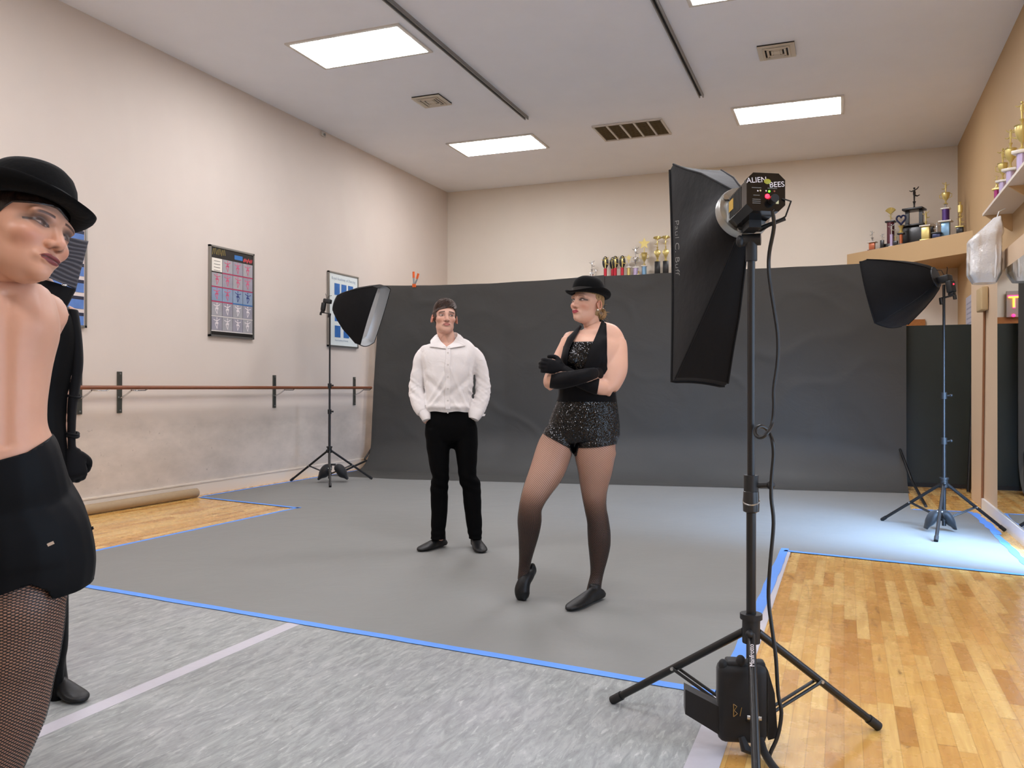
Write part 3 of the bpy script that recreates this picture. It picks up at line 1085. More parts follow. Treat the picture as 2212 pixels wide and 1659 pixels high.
ZL = 2.93
ld = MB().box((-3.3, YB - 0.13, ZL - 0.02), (2.6, 0.26, 0.04))
tag(ld.build('trophy_ledge', mat('shelf_white', 'd9d0c4', 0.5), smooth=False), 'white wall ledge carrying trophies behind the grey paper', 'shelf')
YL = YB - 0.14
bl = lambda px: (ony(px, 600, YL).x, YL, ZL)
GB = 'trophies on the back wall ledge'
RZ = 0.22
trophy('silver figure trophy, leftmost on the back ledge above the bowler hat', bl(1278.5), RZ, GB, stack=[('base', 'white', .05, .1), ('column', 'silver', .05, .05), ('plate', 'silver', .02, .07), ('riser', 'silver', .06, .05), ('figure', 'silver', .14, 1)])
trophy('small white and silver dancer trophy low beside the leftmost figure trophy', (bl(1289)[0], YL - .06, ZL), RZ, GB, stack=[('base', 'white', .04, .08), ('riser', 'white', .03, .06), ('figure', 'silver', .11, 0)])
for px, lab in ((1309, 'red column trophy with black oval, first of the close red trio'), (1321, 'red column trophy with black oval, middle of the close red trio'), (1330.5, 'red column trophy with black oval, last of the close red trio'), (1345.5, 'red column trophy standing alone right of the red trio')):
    trophy(lab, (bl(px)[0], YL + (.07 if px == 1321 else -.04), ZL), RZ, GB, stack=[('base', 'black', .03, .075), ('column', 'red', .145, .052), ('oval', 'black', .2, .1), ('figure', 'gold', .185, 1)])
trophy('short gold column trophy with a bronze star, right of the red ones', bl(1358), RZ, GB, stack=[('base', 'white', .03, .1), ('column', 'gold', .14, .055), ('plate', 'white', .02, .09), ('riser', 'white', .06, .05), ('star', 'gold', .13, 0)])
trophy('lilac column trophy with a silver cup and two raised arms', bl(1373), RZ, GB, stack=[('base', 'white', .03, .11), ('column', 'lilac', .13, .08), ('plate', 'white', .025, .1), ('cup', 'silver', .15, .085), ('figure', 'silver', .17, 1)])
trophy('blue column trophy with a gold cup and a large gold star', bl(1391.5), RZ, GB, stack=[('base', 'white', .03, .1), ('column', 'blue', .15, .075), ('plate', 'white', .02, .1), ('cup', 'gold', .2, .095), ('star', 'gold', .23, 0)])
for px, lab in ((1420, 'black column gold trophy with medallion, left of the tallest pair'), (1438, 'black column gold trophy with medallion, right of the pair beside the softbox')):
    trophy(lab, bl(px), RZ, GB, stack=[('base', 'white', .035, .11), ('block', 'black', .215, .09), ('riser', 'gold', .09, .07), ('medallion', 'gold', .1, .1), ('riser', 'gold', .04, .04), ('figure', 'gold', .12, 0), ('fan', 'gold', .05, .13)])
trophy('tiny gold trophy between the lilac and blue column trophies', (bl(1382)[0], YL - .09, ZL), RZ, GB, stack=[('base', 'white', .05, .05), ('riser', 'gold', .05, .04)])

# on the diagonal corner ledge
Ax, Ay = XR - 1.46, YB
Bx, By = XR, YB - 1.5


def dg_at(px, back):
    """point on the corner ledge, 'back' metres behind its front edge"""
    nx, ny = 0.716, 0.698
    r = ray(px, 540)
    k = r.y / r.x
    ax, ay, bx_, by_ = Ax + nx * back, Ay + ny * back, Bx + nx * back, By + ny * back
    # intersect y = k x with the line a-b
    tt = (k * ax - ay) / ((by_ - ay) - k * (bx_ - ax))
    return (ax + (bx_ - ax) * tt, ay + (by_ - ay) * tt, 3.155)


GC = 'trophies on the corner ledge'
RC = -0.35
trophy('small trophy with a silver figure, leftmost on the corner ledge', dg_at(1884, .10), RC, GC, stack=[('base', 'wine', .02, .11), ('block', 'orange', .1, .08), ('plate', 'white', .015, .13), ('riser', 'silver', .06, .05), ('figure', 'silver', .1, 0)])
trophy('thin dark trophy second from the left end of the corner ledge', dg_at(1905.5, .10), RC, GC, stack=[('base', 'black', .02, .07), ('block', 'black', .11, .05), ('figure', 'silver', .09, 1)])
trophy('wine column trophy topped by a gold leaf fan', dg_at(1924, .22), RC, GC, stack=[('base', 'black', .08, .16), ('column', 'wine', .3, .1), ('plate', 'black', .025, .13), ('figure', 'gold', .1, 1), ('fan', 'gold', .09, .13)])
trophy('lilac column trophy with a silver dancer, in front of the wine column', dg_at(1926, .09), RC, GC, stack=[('base', 'white', .02, .07), ('column', 'lilac', .16, .045), ('figure', 'silver', .15, 1)])
trophy('very small gold trophy on a dark base, beside the lilac column', dg_at(1934.5, .05), RC, GC, stack=[('base', 'black', .07, .06), ('figure', 'gold', .07, 0)])
trophy('trophy with a dark blue heart loop on an orange column', dg_at(1946.5, .08), RC, GC, stack=[('base', 'black', .02, .1), ('column', 'orange', .13, .042), ('plate', 'black', .02, .09), ('riser', 'gold', .1, .09), ('heart', 'navy', .16, .12)])
trophy('big black trophy with two posts and a leaping dancer on top', dg_at(1975, .33), RC, GC, stack=[('block', 'black', .27, .3), ('plate', 'black', .03, .32), ('posts', 'black', .2, .24), ('plate', 'black', .03, .27), ('riser', 'black', .1, .05), ('figure', 'black', .2, 1)])
trophy('gold and white column trophy with a gold dancer, right of the black one', dg_at(2000, .10), RC, GC, stack=[('base', 'gold', .02, .13), ('block', 'gold', .17, .1), ('plate', 'white', .02, .14), ('riser', 'gold', .05, .05), ('figure', 'gold', .14, 1)])
trophy('dark squat trophy behind the gold and white column trophy', dg_at(2009, .26), RC, GC, stack=[('base', 'black', .02, .12), ('block', 'black', .2, .1)])
trophy('low trophy with a dark blue bowl and small silver dancer', dg_at(2024, .08), RC, GC, stack=[('base', 'navy', .06, .10), ('plate', 'black', .02, .12), ('figure', 'silver', .13, 0)])
trophy('tallest two-tier trophy, blue and purple columns with a gold cup', dg_at(2043, .17), RC, GC, stack=[('base', 'white', .02, .13), ('block', 'blue', .19, .1), ('plate', 'white', .02, .16), ('column', 'purple', .15, .09), ('plate', 'white', .02, .11), ('riser', 'silver', .05, .05), ('cup', 'gold', .15, .1), ('figure', 'gold', .14, 0)])
trophy('gold trophy at the right end of the corner ledge, by the wall', dg_at(2074, .10), RC, GC, stack=[('base', 'black', .09, .08), ('plate', 'gold', .015, .1), ('figure', 'gold', .13, 1), ('riser', 'gold', .05, .05), ('column', 'gold', .09, .06), ('riser', 'gold', .04, .04)])
# on the right wall shelf
GR = 'trophies on the right wall shelf'
rs = lambda px, X: (X, onx(px, 400, X).y, 2.87)
trophy('magenta column gold trophy, shortest on the right wall shelf', rs(2153, 1.31), -0.5, GR, stack=[('base', 'magenta', .03, .06), ('column', 'magenta', .1, .045), ('plate', 'gold', .02, .07), ('riser', 'gold', .06, .04), ('figure', 'gold', .06, 0)])
trophy('lilac column trophy with a gold cup, second on the right wall shelf', rs(2166, 1.33), -0.5, GR, stack=[('base', 'white', .03, .09), ('column', 'lilac', .13, .06), ('plate', 'white', .02, .1), ('cup', 'gold', .15, .08), ('figure', 'gold', .14, 1)])
trophy('white and lilac column trophy, tallest one fully inside the photo at right', rs(2183, 1.34), -0.5, GR, stack=[('base', 'white', .03, .1), ('column', 'lilac', .15, .07), ('plate', 'white', .025, .12), ('cup', 'gold', .17, .09), ('riser', 'gold', .05, .04), ('figure', 'gold', .12, 0)])
trophy('big gold cup trophy cut off by the right edge of the photo', rs(2208, 1.34), -0.5, GR, stack=[('base', 'white', .03, .12), ('column', 'lilac', .17, .08), ('plate', 'white', .03, .13), ('cup', 'gold', .2, .11), ('riser', 'gold', .05, .05), ('figure', 'gold', .15, 1)])
# ------------------------------------------------------------------ light stands


def light_stand(label, c, collar, top, feet, r=0.011, brace=0.5, pole_bottom=0.06, knobs=(), group='tripod light stands', thick=1.0, foot_r=None):
    t = thing('light_stand', label, 'light stand', (c[0], c[1], 0), 0, group)
    zb = pole_bottom
    secs = [(zb, collar + 0.35, r * 1.25)] + []
    hh = [collar + 0.35] + [k for k in knobs] + [top]
    MB().tube((0, 0, zb), (0, 0, hh[1] if len(hh) > 1 else top), r * 1.25).build('pole', BLACK, t)
    for i in range(1, len(hh) - 1):
        MB().tube((0, 0, hh[i]), (0, 0, hh[i + 1]), r * (1.15 - 0.15 * i)).build('pole', BLACK, t)
        k = MB().tube((0, 0, hh[i] - 0.035 * thick), (0, 0, hh[i] + 0.02 * thick), r * 1.9)
        lk = k.build('clamp_collar', BLACKP, t)
        MB().tube((0.01, 0, hh[i] - 0.01), (0.05 * thick, -0.01, hh[i] - 0.005), 0.007 * thick).ball((0.052 * thick, -0.01, hh[i] - 0.005), 0.012 * thick).build('knob', BLACKP, lk)
    MB().tube((0, 0, collar - 0.035 * thick), (0, 0, collar + 0.035 * thick), r * 2.3).tube((0, 0, collar + 0.03 * thick), (0, 0, collar + 0.045 * thick), r * 2.9).build('leg_collar', BLACKP, t)
    MB().tube((0.0, -r * 2, collar), (0.0, -r * 2 - 0.03, collar), 0.008).ball((0, -r * 2 - 0.03, collar), 0.013).build('knob', BLACKP, t)
    zl = zb + 0.06
    MB().tube((0, 0, zl - 0.02), (0, 0, zl + 0.02), r * 2.1).build('brace_collar', BLACKP, t)
    for fx, fy in feet:
        a = Vector((0, 0, collar - 0.01)) + Vector((fx, fy, 0)).normalized() * r * 2
        b = Vector((fx, fy, 0.012))
        lg = MB().tube(a, b, r * 1.05).build('leg', BLACK, t)
        MB().tube(b + (a - b).normalized() * 0.05, b, r * 1.3).build('rubber_foot', BLACKP, lg)
        mid = a + (b - a) * brace
        d = Vector((fx, fy, 0)).normalized()
        n_ = Vector((-d.y, d.x, 0)) * r * 1.1
        for s in (-1, 1):
            MB().tube(Vector((0, 0, zl)) + d * r * 2 + n_ * s, mid + n_ * s, r * 0.45, n=8).build('brace', BLACK, t)
        MB().tube(mid - n_ * 1.5, mid + n_ * 1.5, 0.006, n=8).build('rivet', STEEL, lg)
    return t


C1 = (-0.285, 2.88)
main = light_stand('large black light stand carrying the tall softbox, nearest the camera', C1, 0.375, 1.61,
                   [(-0.515, 0.175), (0.395, 0.277), (0.07, -0.52)], r=0.0125, knobs=(0.86,), thick=1.2, pole_bottom=0.02)
# second twist lock just below the first
MB().lathe([(0.016, 0.76), (0.026, 0.765), (0.027, 0.79), (0.025, 0.83), (0.017, 0.838)], n=18).build('clamp_collar', mat('lock_wrapped_tape', '232325', 0.3), main)
MB().path([(0.026 * math.cos(a), 0.026 * math.sin(a), 0.80 + 0.012 * math.sin(a)) for a in [k * 0.5 for k in range(13)]], 0.003, 6).build('lock_ring', STEEL, main)
# maker's lettering on the leg that comes toward the camera
a_, b_ = Vector((0.0033, -0.025, 0.365)), Vector((0.07, -0.52, 0.012))
dv = (a_ - b_).normalized()
side = Vector((1, 0, 0)) - dv * dv.x
nrm = side.cross(dv).normalized()
pos_ = b_ + dv * 0.52 - Vector((0, 0, 0))
if nrm.y > 0:
    nrm = -nrm
text_mesh('Manfrotto', 0.021, frame_mat(pos_ + nrm * 0.0148, dv, nrm.cross(dv)), 'lettering', mat('print_white', 'e3dada', 0.5), main, 0.0004)

C2 = (-5.90, 8.86)
lst = light_stand('thin black light stand by the left wall holding a small softbox', C2, 0.40, 2.04,
                  [(-0.5, -0.10), (0.31, 0.49), (0.31, -0.45)], r=0.0125, knobs=(0.88, 1.2), pole_bottom=0.05)
C3 = (0.76, 7.72)
rst = light_stand('thin black light stand at right beside the dark board', C3, 0.40, 2.02,
                  [(-0.45, 0.42), (0.465, 0.20), (-0.11, -0.56)], r=0.0125, knobs=(0.75, 1.12), pole_bottom=0.05)


def sandbag(label, c, rz, s=1.0, top=0.16):
    """two soft pouches joined by a strap, saddled over the braces of a stand"""
    t = thing('sandbag', label, 'sandbag', (c[0], c[1], 0.0), rz, 'black sandbags')
    for sgn in (-1, 1):
        m = MB()
        vs, fs = [], []
        NJ, NK = 12, 16
        for j in range(NJ + 1):
            q = j / NJ
            x = sgn * (0.015 + 0.14 * q ** 0.9) * s
            z = top - (top - 0.035 * s) * q ** 1.6
            th = (0.020 + 0.046 * math.sin(min(1, q * 1.15) * PI) ** 0.8) * s if j < NJ else 0.012 * s
            wd = (0.05 + 0.03 * math.sin(q * PI)) * s
            for k in range(NK):
                a = 2 * PI * k / NK
                vs.append((x + sgn * math.sin(a) * th * q * .8, math.cos(a) * wd, max(z + math.sin(a) * th * (1.1 - .5 * q), 0.007)))
        for j in range(NJ):
            for k in range(NK):
                fs.append((j * NK + k, j * NK + (k + 1) % NK, (j + 1) * NK + (k + 1) % NK, (j + 1) * NK + k))
        fs.append(tuple(range(NK)))
        fs.append(tuple(range(NJ * NK, (NJ + 1) * NK)))
        m.add(vs, fs)
        m.build('bag_pouch', NYLON, t)
    MB().path([(-0.03 * s, 0.01, top + .01), (-0.02 * s, 0.0, top + 0.035 * s), (0.02 * s, 0, top + 0.035 * s), (0.03 * s, -.01, top + .01)], 0.012 * s, 8).build('handle', NYLON, t)
    return t


sandbag('black sandbag slumped on the floor under the left light stand', (C2[0] + 0.04, C2[1] + 0.02, 0.0), 0.5, 1.15, 0.18)
sandbag('black sandbag hung on the braces of the right light stand', (C3[0] - 0.03, C3[1] - 0.02, 0.0), 0.3, 0.75, 0.15)

# battery pack hung on the main stand
bp = thing('battery_bag', 'black padded battery bag hanging low on the large stand', 'bag', (C1[0], C1[1] - 0.06, 0.0), 0.25)
MB().rbox((-0.025, 0, 0.16), (0.155, 0.085, 0.25), 0.025).build('body', NYLON, bp)
MB().rbox((-0.05, 0.0, 0.285), (0.05, 0.06, 0.02), 0.008).rbox((0.02, 0.01, 0.28), (0.06, 0.05, 0.02), 0.008).ball((-0.03, -0.02, 0.295), (0.016, 0.016, 0.02)).ball((-0.085, -0.02, 0.28), (0.016, 0.016, 0.02)).build('flap', NYLON, bp)
MB().prism([(-0.1, 0.06), (-0.205, 0.12), (-0.205, 0.2), (-0.1, 0.15)], -0.035, 0.03, Matrix.Rotation(PI / 2, 4, 'X')).build('side_pouch', NYLON, bp)
MB().prism([(0.055, 0.05), (0.085, 0.06), (0.075, 0.2), (0.055, 0.27)], -0.03, 0.03, Matrix.Rotation(PI / 2, 4, 'X')).build('side_pouch', NYLON, bp)
MB().path(smooth_path([Vector(q) for q in ((0.03, -0.04, 0.06), (0.035, -0.075, 0.03), (0.06, -0.18, 0.014), (0.12, -0.32, 0.013), (0.15, -0.4, 0.013))], 4), [0.009, 0.01] + [0.0125] * 15, 12).build('strap', NYLON, bp)
MB().path([(-0.03, -0.04, 0.06), (-0.02, -0.055, 0.03), (0.0, -0.05, 0.02)], [0.01, 0.016, 0.012], 8).build('strap', NYLON, bp)
lg_ = MB()
lg_.path([(-0.055, -0.0445, 0.125), (-0.055, -0.0445, 0.165)], 0.0016, 6).path([(-0.055, -0.0445, 0.165), (-0.045, -0.0445, 0.158), (-0.053, -0.0445, 0.145), (-0.043, -0.0445, 0.135), (-0.055, -0.0445, 0.125)], 0.0014, 6).path([(-0.035, -0.0445, 0.128), (-0.03, -0.0445, 0.155)], 0.0012, 6)
lg_.build('emblem', mat('dull_gold_print', '8a6a35', 0.5), bp)

# ------------------------------------------------------------------ main tall softbox with its flash head
# local frame: z axis = direction the light faces, y up, origin at the speed ring
RING = dep(1603, 463, 2.86)
Fd = Vector((-0.47, 0.83, -0.31))


def strip_frame(origin, fwd, roll=0.0):
    f = fwd.normalized()
    r = Vector((0, 0, 1)).cross(f).normalized()     # +x is on the viewer's left seen from behind
    u = f.cross(r)
    M = Matrix((r, u, f)).transposed()
    M = M @ Matrix.Rotation(roll, 3, 'Z')
    M = M.to_4x4()
    M.translation = origin
    return M


CLOTH = mat('black_softbox_cloth', '0b0b0d', 0.65, 0, 0.16, sheen=0.02, var=0.3, vscale=7, bump=0.5)
LINER = mat('silver_liner', 'c9cbcc', 0.3, 0.7)
DIFFU = mat('white_diffusion_cloth', 'e8e6e2', 0.7)


def softbox_parts(t, w_, h_, depth, lip, r_ring, cloth=CLOTH, diff=True, sag=0.02, n=14, pw=0.92):
    """cloth pyramid from a ring to a rectangular rim, plus lip, liner and diffuser"""
    def rect(k, hw, hh):
        """perimeter point k/(4n), rounded rectangle"""
        sidek, f = divmod(k, n)
        f = f / n
        P_ = [(-hw, -hh), (hw, -hh), (hw, hh), (-hw, hh)]
        a, b = P_[sidek % 4], P_[(sidek + 1) % 4]
        x, y = a[0] + (b[0] - a[0]) * f, a[1] + (b[1] - a[1]) * f
        bow = math.sin(f * PI) * sag
        L = math.hypot(hw, hh)
        nx, ny = ((0, 1), (-1, 0), (0, -1), (1, 0))[sidek % 4]
        return Vector((x + nx * bow, y + ny * bow, 0))
    N = 4 * n
    rings = []
    for q in (0, 0.06, 0.25, 0.5, 0.75, 1.0):
        row = []
        for k in range(N):
            p = rect(k, w_ / 2, h_ / 2)
            a = math.atan2(p.y, p.x)
            c = Vector((math.cos(a), math.sin(a), 0)) * r_ring
            s = q ** pw
            v = c * (1 - s) + p * s
            v.z = depth * q
            v += Vector((noise.noise(Vector((v.x * 9, v.y * 7, q * 3))), noise.noise(Vector((v.x * 7, v.y * 9, q * 3 + 5))), 0)) * 0.012 * math.sin(q * PI)
            row.append(v)
        rings.append(row)
    row = [Vector((p.x, p.y, depth + lip)) for p in rings[-1]]
    rings.append(row)
    m = MB()
    vs = [v for r in rings for v in r]
    # inner skin
    inner = []
    for j, r in enumerate(rings):
        for k in range(N):
            du = r[(k + 1) % N] - r[k - 1]
            dv_ = rings[min(j + 1, len(rings) - 1)][k] - rings[max(j - 1, 0)][k]
            nn = du.cross(dv_)
            nn = nn.normalized() if nn.length > 1e-9 else Vector((0, 0, 0))
            if nn.dot(Vector((r[k].x, r[k].y, 0))) < 0:
                nn = -nn
            inner.append(r[k] - nn * 0.0055)
    fs = []
    for j in range(len(rings) - 1):
        for k in range(N):
            fs.append((j * N + k, j * N + (k + 1) % N, (j + 1) * N + (k + 1) % N, (j + 1) * N + k))
    o = len(vs)
    fs2 = [tuple(i + o for i in f[::-1]) for f in fs]
    J = len(rings) - 1
    rim = [(J * N + k, J * N + (k + 1) % N, J * N + (k + 1) % N + o, J * N + k + o) for k in range(N)]
    m.add(vs + inner, fs + rim)
    m.cur = 1
    m.f += fs2
    m.fm += [1] * len(fs2)
    body = m.build('cloth_body', [cloth, LINER], t, angle=35)
    rods = MB()
    for k in (0, n, 2 * n, 3 * n):
        rods.path([rings[j][k] * 1.003 for j in range(len(rings) - 1)], 0.004, 6)
    rods.build('rib', cloth, body)
    if diff:
        d = MB()
        d.add([(r.x * 0.97, r.y * 0.97, depth - 0.005) for r in rings[-2]], [tuple(range(N))])
        d.add([(r.x * 0.97, r.y * 0.97, depth - 0.009) for r in rings[-2]], [tuple(range(N))[::-1]])
        d.build('diffuser', DIFFU, t, False, fix=False)
    pip = MB().path([v * 1.0 for v in rings[-1]], 0.006, 6, True)
    pip.build('rim_piping', cloth, body)
    return rings


sb = thing('softbox', 'tall black strip softbox on the large stand, nearest the camera', 'softbox', (0, 0, 0))
MW = strip_frame(RING, Fd, 0.095)
sb.matrix_world = MW
softbox_parts(sb, 0.20, 0.91, 0.42, 0.045, 0.082, sag=0.008)
rg = MB().lathe([(0.066, -0.028), (0.088, -0.026), (0.093, -0.014), (0.093, 0.004), (0.086, 0.012), (0.066, 0.010)], n=40)
ring_ = rg.build('speed_ring', mat('cast_aluminium', 'a9aaa6', 0.35, 0.85), sb)
for a in (0.5, 2.2, 3.6, 5.0):
    MB().tube((0.078 * math.cos(a), 0.078 * math.sin(a), -0.034), (0.078 * math.cos(a), 0.078 * math.sin(a), -0.02), 0.009).build('lock_screw', STEEL, ring_)
# script lettering down the near side panel
text_mesh('Paul C. Buff', 0.05, frame_mat((0.1075, 0.06, 0.365), (0, -1, 0), (-0.12, 0, -1)), 'lettering', mat('silver_print', '8f8f8b', 0.5), sb, 0.0006, shear=0.45, spacing=1.0, thin=0.0012)

fl = thing('flash_head', 'black studio flash head with red and green lamps, behind the tall softbox', 'flash', (0, 0, 0))
# the flash sits almost level while the heavy softbox sags forward
fl.matrix_world = strip_frame(RING, Vector((-0.40, 0.90, -0.09)), 0.03)
GLOSSB = mat('gloss_black_shell', '0b0b0c', 0.16)
bw, bh, bl_ = 0.118, 0.118, 0.20
# octagonal-ish body
chm = 0.02
poly = [(-bw / 2 + chm, -bh / 2), (bw / 2 - chm, -bh / 2), (bw / 2, -bh / 2 + chm), (bw / 2, bh / 2 - chm), (bw / 2 - chm, bh / 2), (-bw / 2 + chm, bh / 2), (-bw / 2, bh / 2 - chm), (-bw / 2, -bh / 2 + chm)]
MB().prism(poly, -bl_ - 0.03, -0.03).build('body', GLOSSB, fl, False)
MB().prism([(x * 1.03, y * 1.03) for x, y in poly], -bl_ - 0.036, -bl_ - 0.012).build('back_rim', GLOSSB, fl, False)
MB().lathe([(0.05, -0.035), (0.066, -0.03), (0.066, -0.01), (0.05, 0.0)], n=30).build('front_collar', mat('cast_aluminium', 'a9aaa6', 0.35, 0.85), fl)
vt = MB()
for s in (-1, 1):
    for k in range(9):
        vt.box((s * (bw / 2 + 0.0005), 0.0, -0.06 - k * 0.014), (0.002, 0.07, 0.007))
vt.build('side_vent', mat('vent_dark', '3a3937', 0.8), fl, False)
yl = MB().box((bw / 2 + 0.0018, 0.005, -0.075), (0.001, 0.036, 0.045))
yl.build('warning_label', mat('label_yellow', 'c9a024', 0.5), fl, False)
pz = -bl_ - 0.0365
# control panel on the back; it faces -z, so its writing runs along -x


def pm(x, y, dz=0.0008):
    return frame_mat((-x, y, pz - dz), (-1, 0, 0), (0, 1, 0))


PRW = mat('print_white', 'e3dada', 0.5)
text_mesh('ALIEN', 0.024, pm(-0.030, 0.036) @ Matrix.Rotation(0.10, 4, 'Z'), 'lettering', PRW, fl, 0.0003)
text_mesh('BEES', 0.024, pm(0.034, 0.024) @ Matrix.Rotation(0.10, 4, 'Z'), 'lettering', PRW, fl, 0.0003)
MB().lathe([(0.011, 0), (0.011, 0.001), (0.009, 0.0016)], n=16, M=pm(0.004, 0.033).to_3x3(), sx=1.0, sy=0.75, c=tuple(pm(0.004, 0.033).translation)).build('emblem', mat('emblem_olive_yellow', '9c9a2e', 0.5), fl)


def led(x, y, r, nm, m):
    MB().ball(tuple(pm(x, y).translation), (r, r, r * .6), 12, 8).build(nm, m, fl)


led(0.004, -0.014, 0.0075, 'lamp', mat('red_lamp', 'ff2030', 0.3, emit='ff1828', es=9.0))
led(0.010, 0.002, 0.0034, 'lamp', mat('green_lamp', '60ff30', 0.3, emit='50ff20', es=4.0))
led(-0.018, 0.003, 0.003, 'slider_knob', mat('label_cream', 'd6cf9f', 0.5))
led(-0.026, 0.002, 0.0026, 'slider_knob', PRW)
led(0.000, 0.003, 0.0026, 'slider_knob', PRW)
led(0.026, 0.003, 0.003, 'slider_knob', mat('label_rust', '8f4a32', 0.5))
for k, (x, y, wd) in enumerate(((-0.03, 0.012, 0.03), (0.02, 0.012, 0.03), (-0.03, -0.012, 0.02), (-0.03, -0.025, 0.026), (-0.03, -0.031, 0.026), (-0.03, -0.037, 0.026))):
    MB().box((-x, y, pz - 0.0004), (wd, 0.0022, 0.0006)).build('printed_line', mat('print_dim', '6f6c66', 0.5), fl, False)
sk = MB().prism([(-0.026, -0.035), (-0.011, -0.035), (-0.013, -0.015), (-0.024, -0.022)], -0.0008, 0.0, Matrix.Translation((0, 0, pz)))
sk.box((-0.035, -0.027, pz - 0.0005), (0.009, 0.02, 0.001))
sk.build('label_patch', mat('label_cream', 'd6cf9f', 0.5), fl, False)
MB().tube(tuple(pm(0.018, -0.028).translation), tuple(pm(0.018, -0.028, 0.03).translation), 0.013).build('mains_plug', BLACKP, fl)
# bracket under the flash and the tilt handle
tb_ = MB()
tb_.box((0, -bh / 2 - 0.012, -0.1), (0.04, 0.025, 0.07)).build('mount_bracket', BLACKP, fl, False)
MB().tube((-0.02, -bh / 2 - 0.02, -0.1), (-0.10, -bh / 2 + 0.01, -0.13), 0.007).build('tilt_handle', BLACKP, fl)
MB().path([(-0.05, -0.02, pz - 0.002), (-0.075, -0.03, pz - 0.01), (-0.08, -0.06, pz + 0.05), (-0.03, -0.085, -0.1), (0.02, -0.075, -0.06)], 0.0028, 8).build('sync_lead', BLACKP, fl)
sd = MB().tube((0, 0, 1.59), (0, 0, 1.66), 0.019).tube((-0.03, 0, 1.66), (0.03, 0, 1.66), 0.02).ball((-0.035, -0.015, 1.655), (0.013, 0.012, 0.02))
sd.build('swivel_head', BLACKP, main)

# mains lead hanging down from the flash, with a small loop
pts = []
cordpx = [(1668, 452), (1672, 490), (1662, 545), (1661, 585), (1668, 640), (1680, 720), (1680, 780), (1672, 840), (1672, 880), (1668, 915), (1655, 938), (1641, 945), (1632, 938), (1632, 928), (1641, 921), (1652, 924), (1662, 936), (1669, 955), (1671, 985), (1667, 1030), (1666, 1075), (1671, 1130), (1664, 1215), (1660, 1290), (1668, 1360), (1676, 1420), (1681, 1500), (1688, 1540), (1680, 1590), (1663, 1630), (1658, 1665)]
for i, (x, y) in enumerate(cordpx):
    q = i / (len(cordpx) - 1)
    d_ = 2.74 if y > 560 else 2.62 + 0.12 * (y - 450) / 110
    if 915 < y < 950 and 9 <= i <= 16:
        d_ += 0.012 * (i - 13)
    if y > 1300:
        d_ -= 0.10 * (y - 1300) / 360
    pts.append(dep(x, y, d_))


tag(MB().path(smooth_path(pts), 0.0062, 8).build('power_cord', mat('black_rubber_cord', '101010', 0.4)), 'black power cord looping down beside the pole of the large stand', 'cord')

# ------------------------------------------------------------------ two small folding softboxes with speedlights


def small_softbox(label, origin, fwd, size, depth, roll, apex=0.11, bow=0.05, lip=0.06):
    t = thing('softbox', label, 'softbox', (0, 0, 0), 0, None)
    M = strip_frame(origin, Vector(fwd), roll)
    t.matrix_world = M
    RG_ = softbox_parts(t, size, size, depth, lip, apex, sag=bow, diff=False, n=12, pw=0.74)
    fr_ = MB()
    fr_.lathe([(apex * 0.7, -0.01), (apex * 1.03, -0.008), (apex * 1.03, 0.012), (apex * 0.7, 0.012)], n=24)
    fr_.build('mount_ring', BLACKP, t)
    ins = MB()
    rr_ = [(r.x * 0.86, r.y * 0.86, depth * 0.9) for r in RG_[-2]]
    ins.add(rr_, [tuple(range(len(rr_)))])
    ins.add([(a, b2, c - 0.004) for a, b2, c in rr_], [tuple(range(len(rr_)))[::-1]])
    ins.build('diffuser', DIFFU, t, False, fix=False)
    return t, M


def speedlight(label, M, flip=1):
    t = thing('speedlight', label, 'flash', (0, 0, 0), 0, 'small flashes on the thin stands')
    t.matrix_world = M
    MB().rbox((0, 0.0, -0.05), (0.075, 0.055, 0.1), 0.012).build('flash_tube_head', BLACKP, t)
    MB().rbox((0, -0.075, -0.09), (0.07, 0.10, 0.05), 0.01).build('body', BLACKP, t)
    MB().rbox((0, -0.135, -0.09), (0.045, 0.02, 0.045), 0.005).rbox((0, -0.15, -0.05), (0.03, 0.012, 0.13), 0.004).build('shoe_plate', BLACK, t)
    MB().tube((0, -0.15, -0.11), (0, -0.185, -0.11), 0.014).tube((0.0, -0.15, 0.0), (0, -0.20, 0.0), 0.02).build('clamp_screw', BLACK, t)
    MB().ball((0, -0.06, -0.117), (0.006, 0.006, 0.004)).build('lamp', mat('red_lamp', 'ff2030', 0.3, emit='ff1828', es=9.0) if flip > 0 else mat('green_lamp', '60ff30', 0.3, emit='50ff20', es=4.0), t)
    MB().path([(0.02, 0.03, -0.06), (0.03, 0.07, -0.05), (0.05, 0.08, -0.02)], 0.003, 6).path([(-0.02, 0.03, -0.06), (-0.01, 0.08, -0.08), (0.01, 0.09, -0.09)], 0.003, 6).build('antenna_lead', BLACKP, t)
    return t


vr = lambda px: (ray(px, 838) - Vector((0, 0, ray(px, 838).z))).normalized()


def view_dir(px, right, away, up):
    f_ = vr(px)
    r_ = Vector((f_.y, -f_.x, 0))
    return r_ * right + f_ * away + Vector((0, 0, up))


oL = dep(727, 655, 10.55)
sL, ML = small_softbox('small black square softbox on the left stand, open side turned right', oL, view_dir(730, 0.88, -0.22, -0.30), 0.72, 0.46, 0.10, apex=0.11, bow=-0.035)
speedlight('small black flash behind the left softbox, showing a green lamp', strip_frame(dep(716, 652, 10.55), view_dir(716, 0.95, -0.22, -0.15)), -1)
oR = dep(2021, 599, 6.95)
sR, MR = small_softbox('small black square softbox on the right stand, seen from behind', oR, view_dir(2012, -0.93, 0.34, -0.24), 0.54, 0.40, 0.0, apex=0.085, bow=-0.025)
speedlight('small black flash behind the right softbox, showing a red lamp', strip_frame(dep(2028, 606, 6.95), view_dir(2028, -0.85, 0.5, -0.15)), 1)
E_DONE = True
# ------------------------------------------------------------------ figures: body building tools


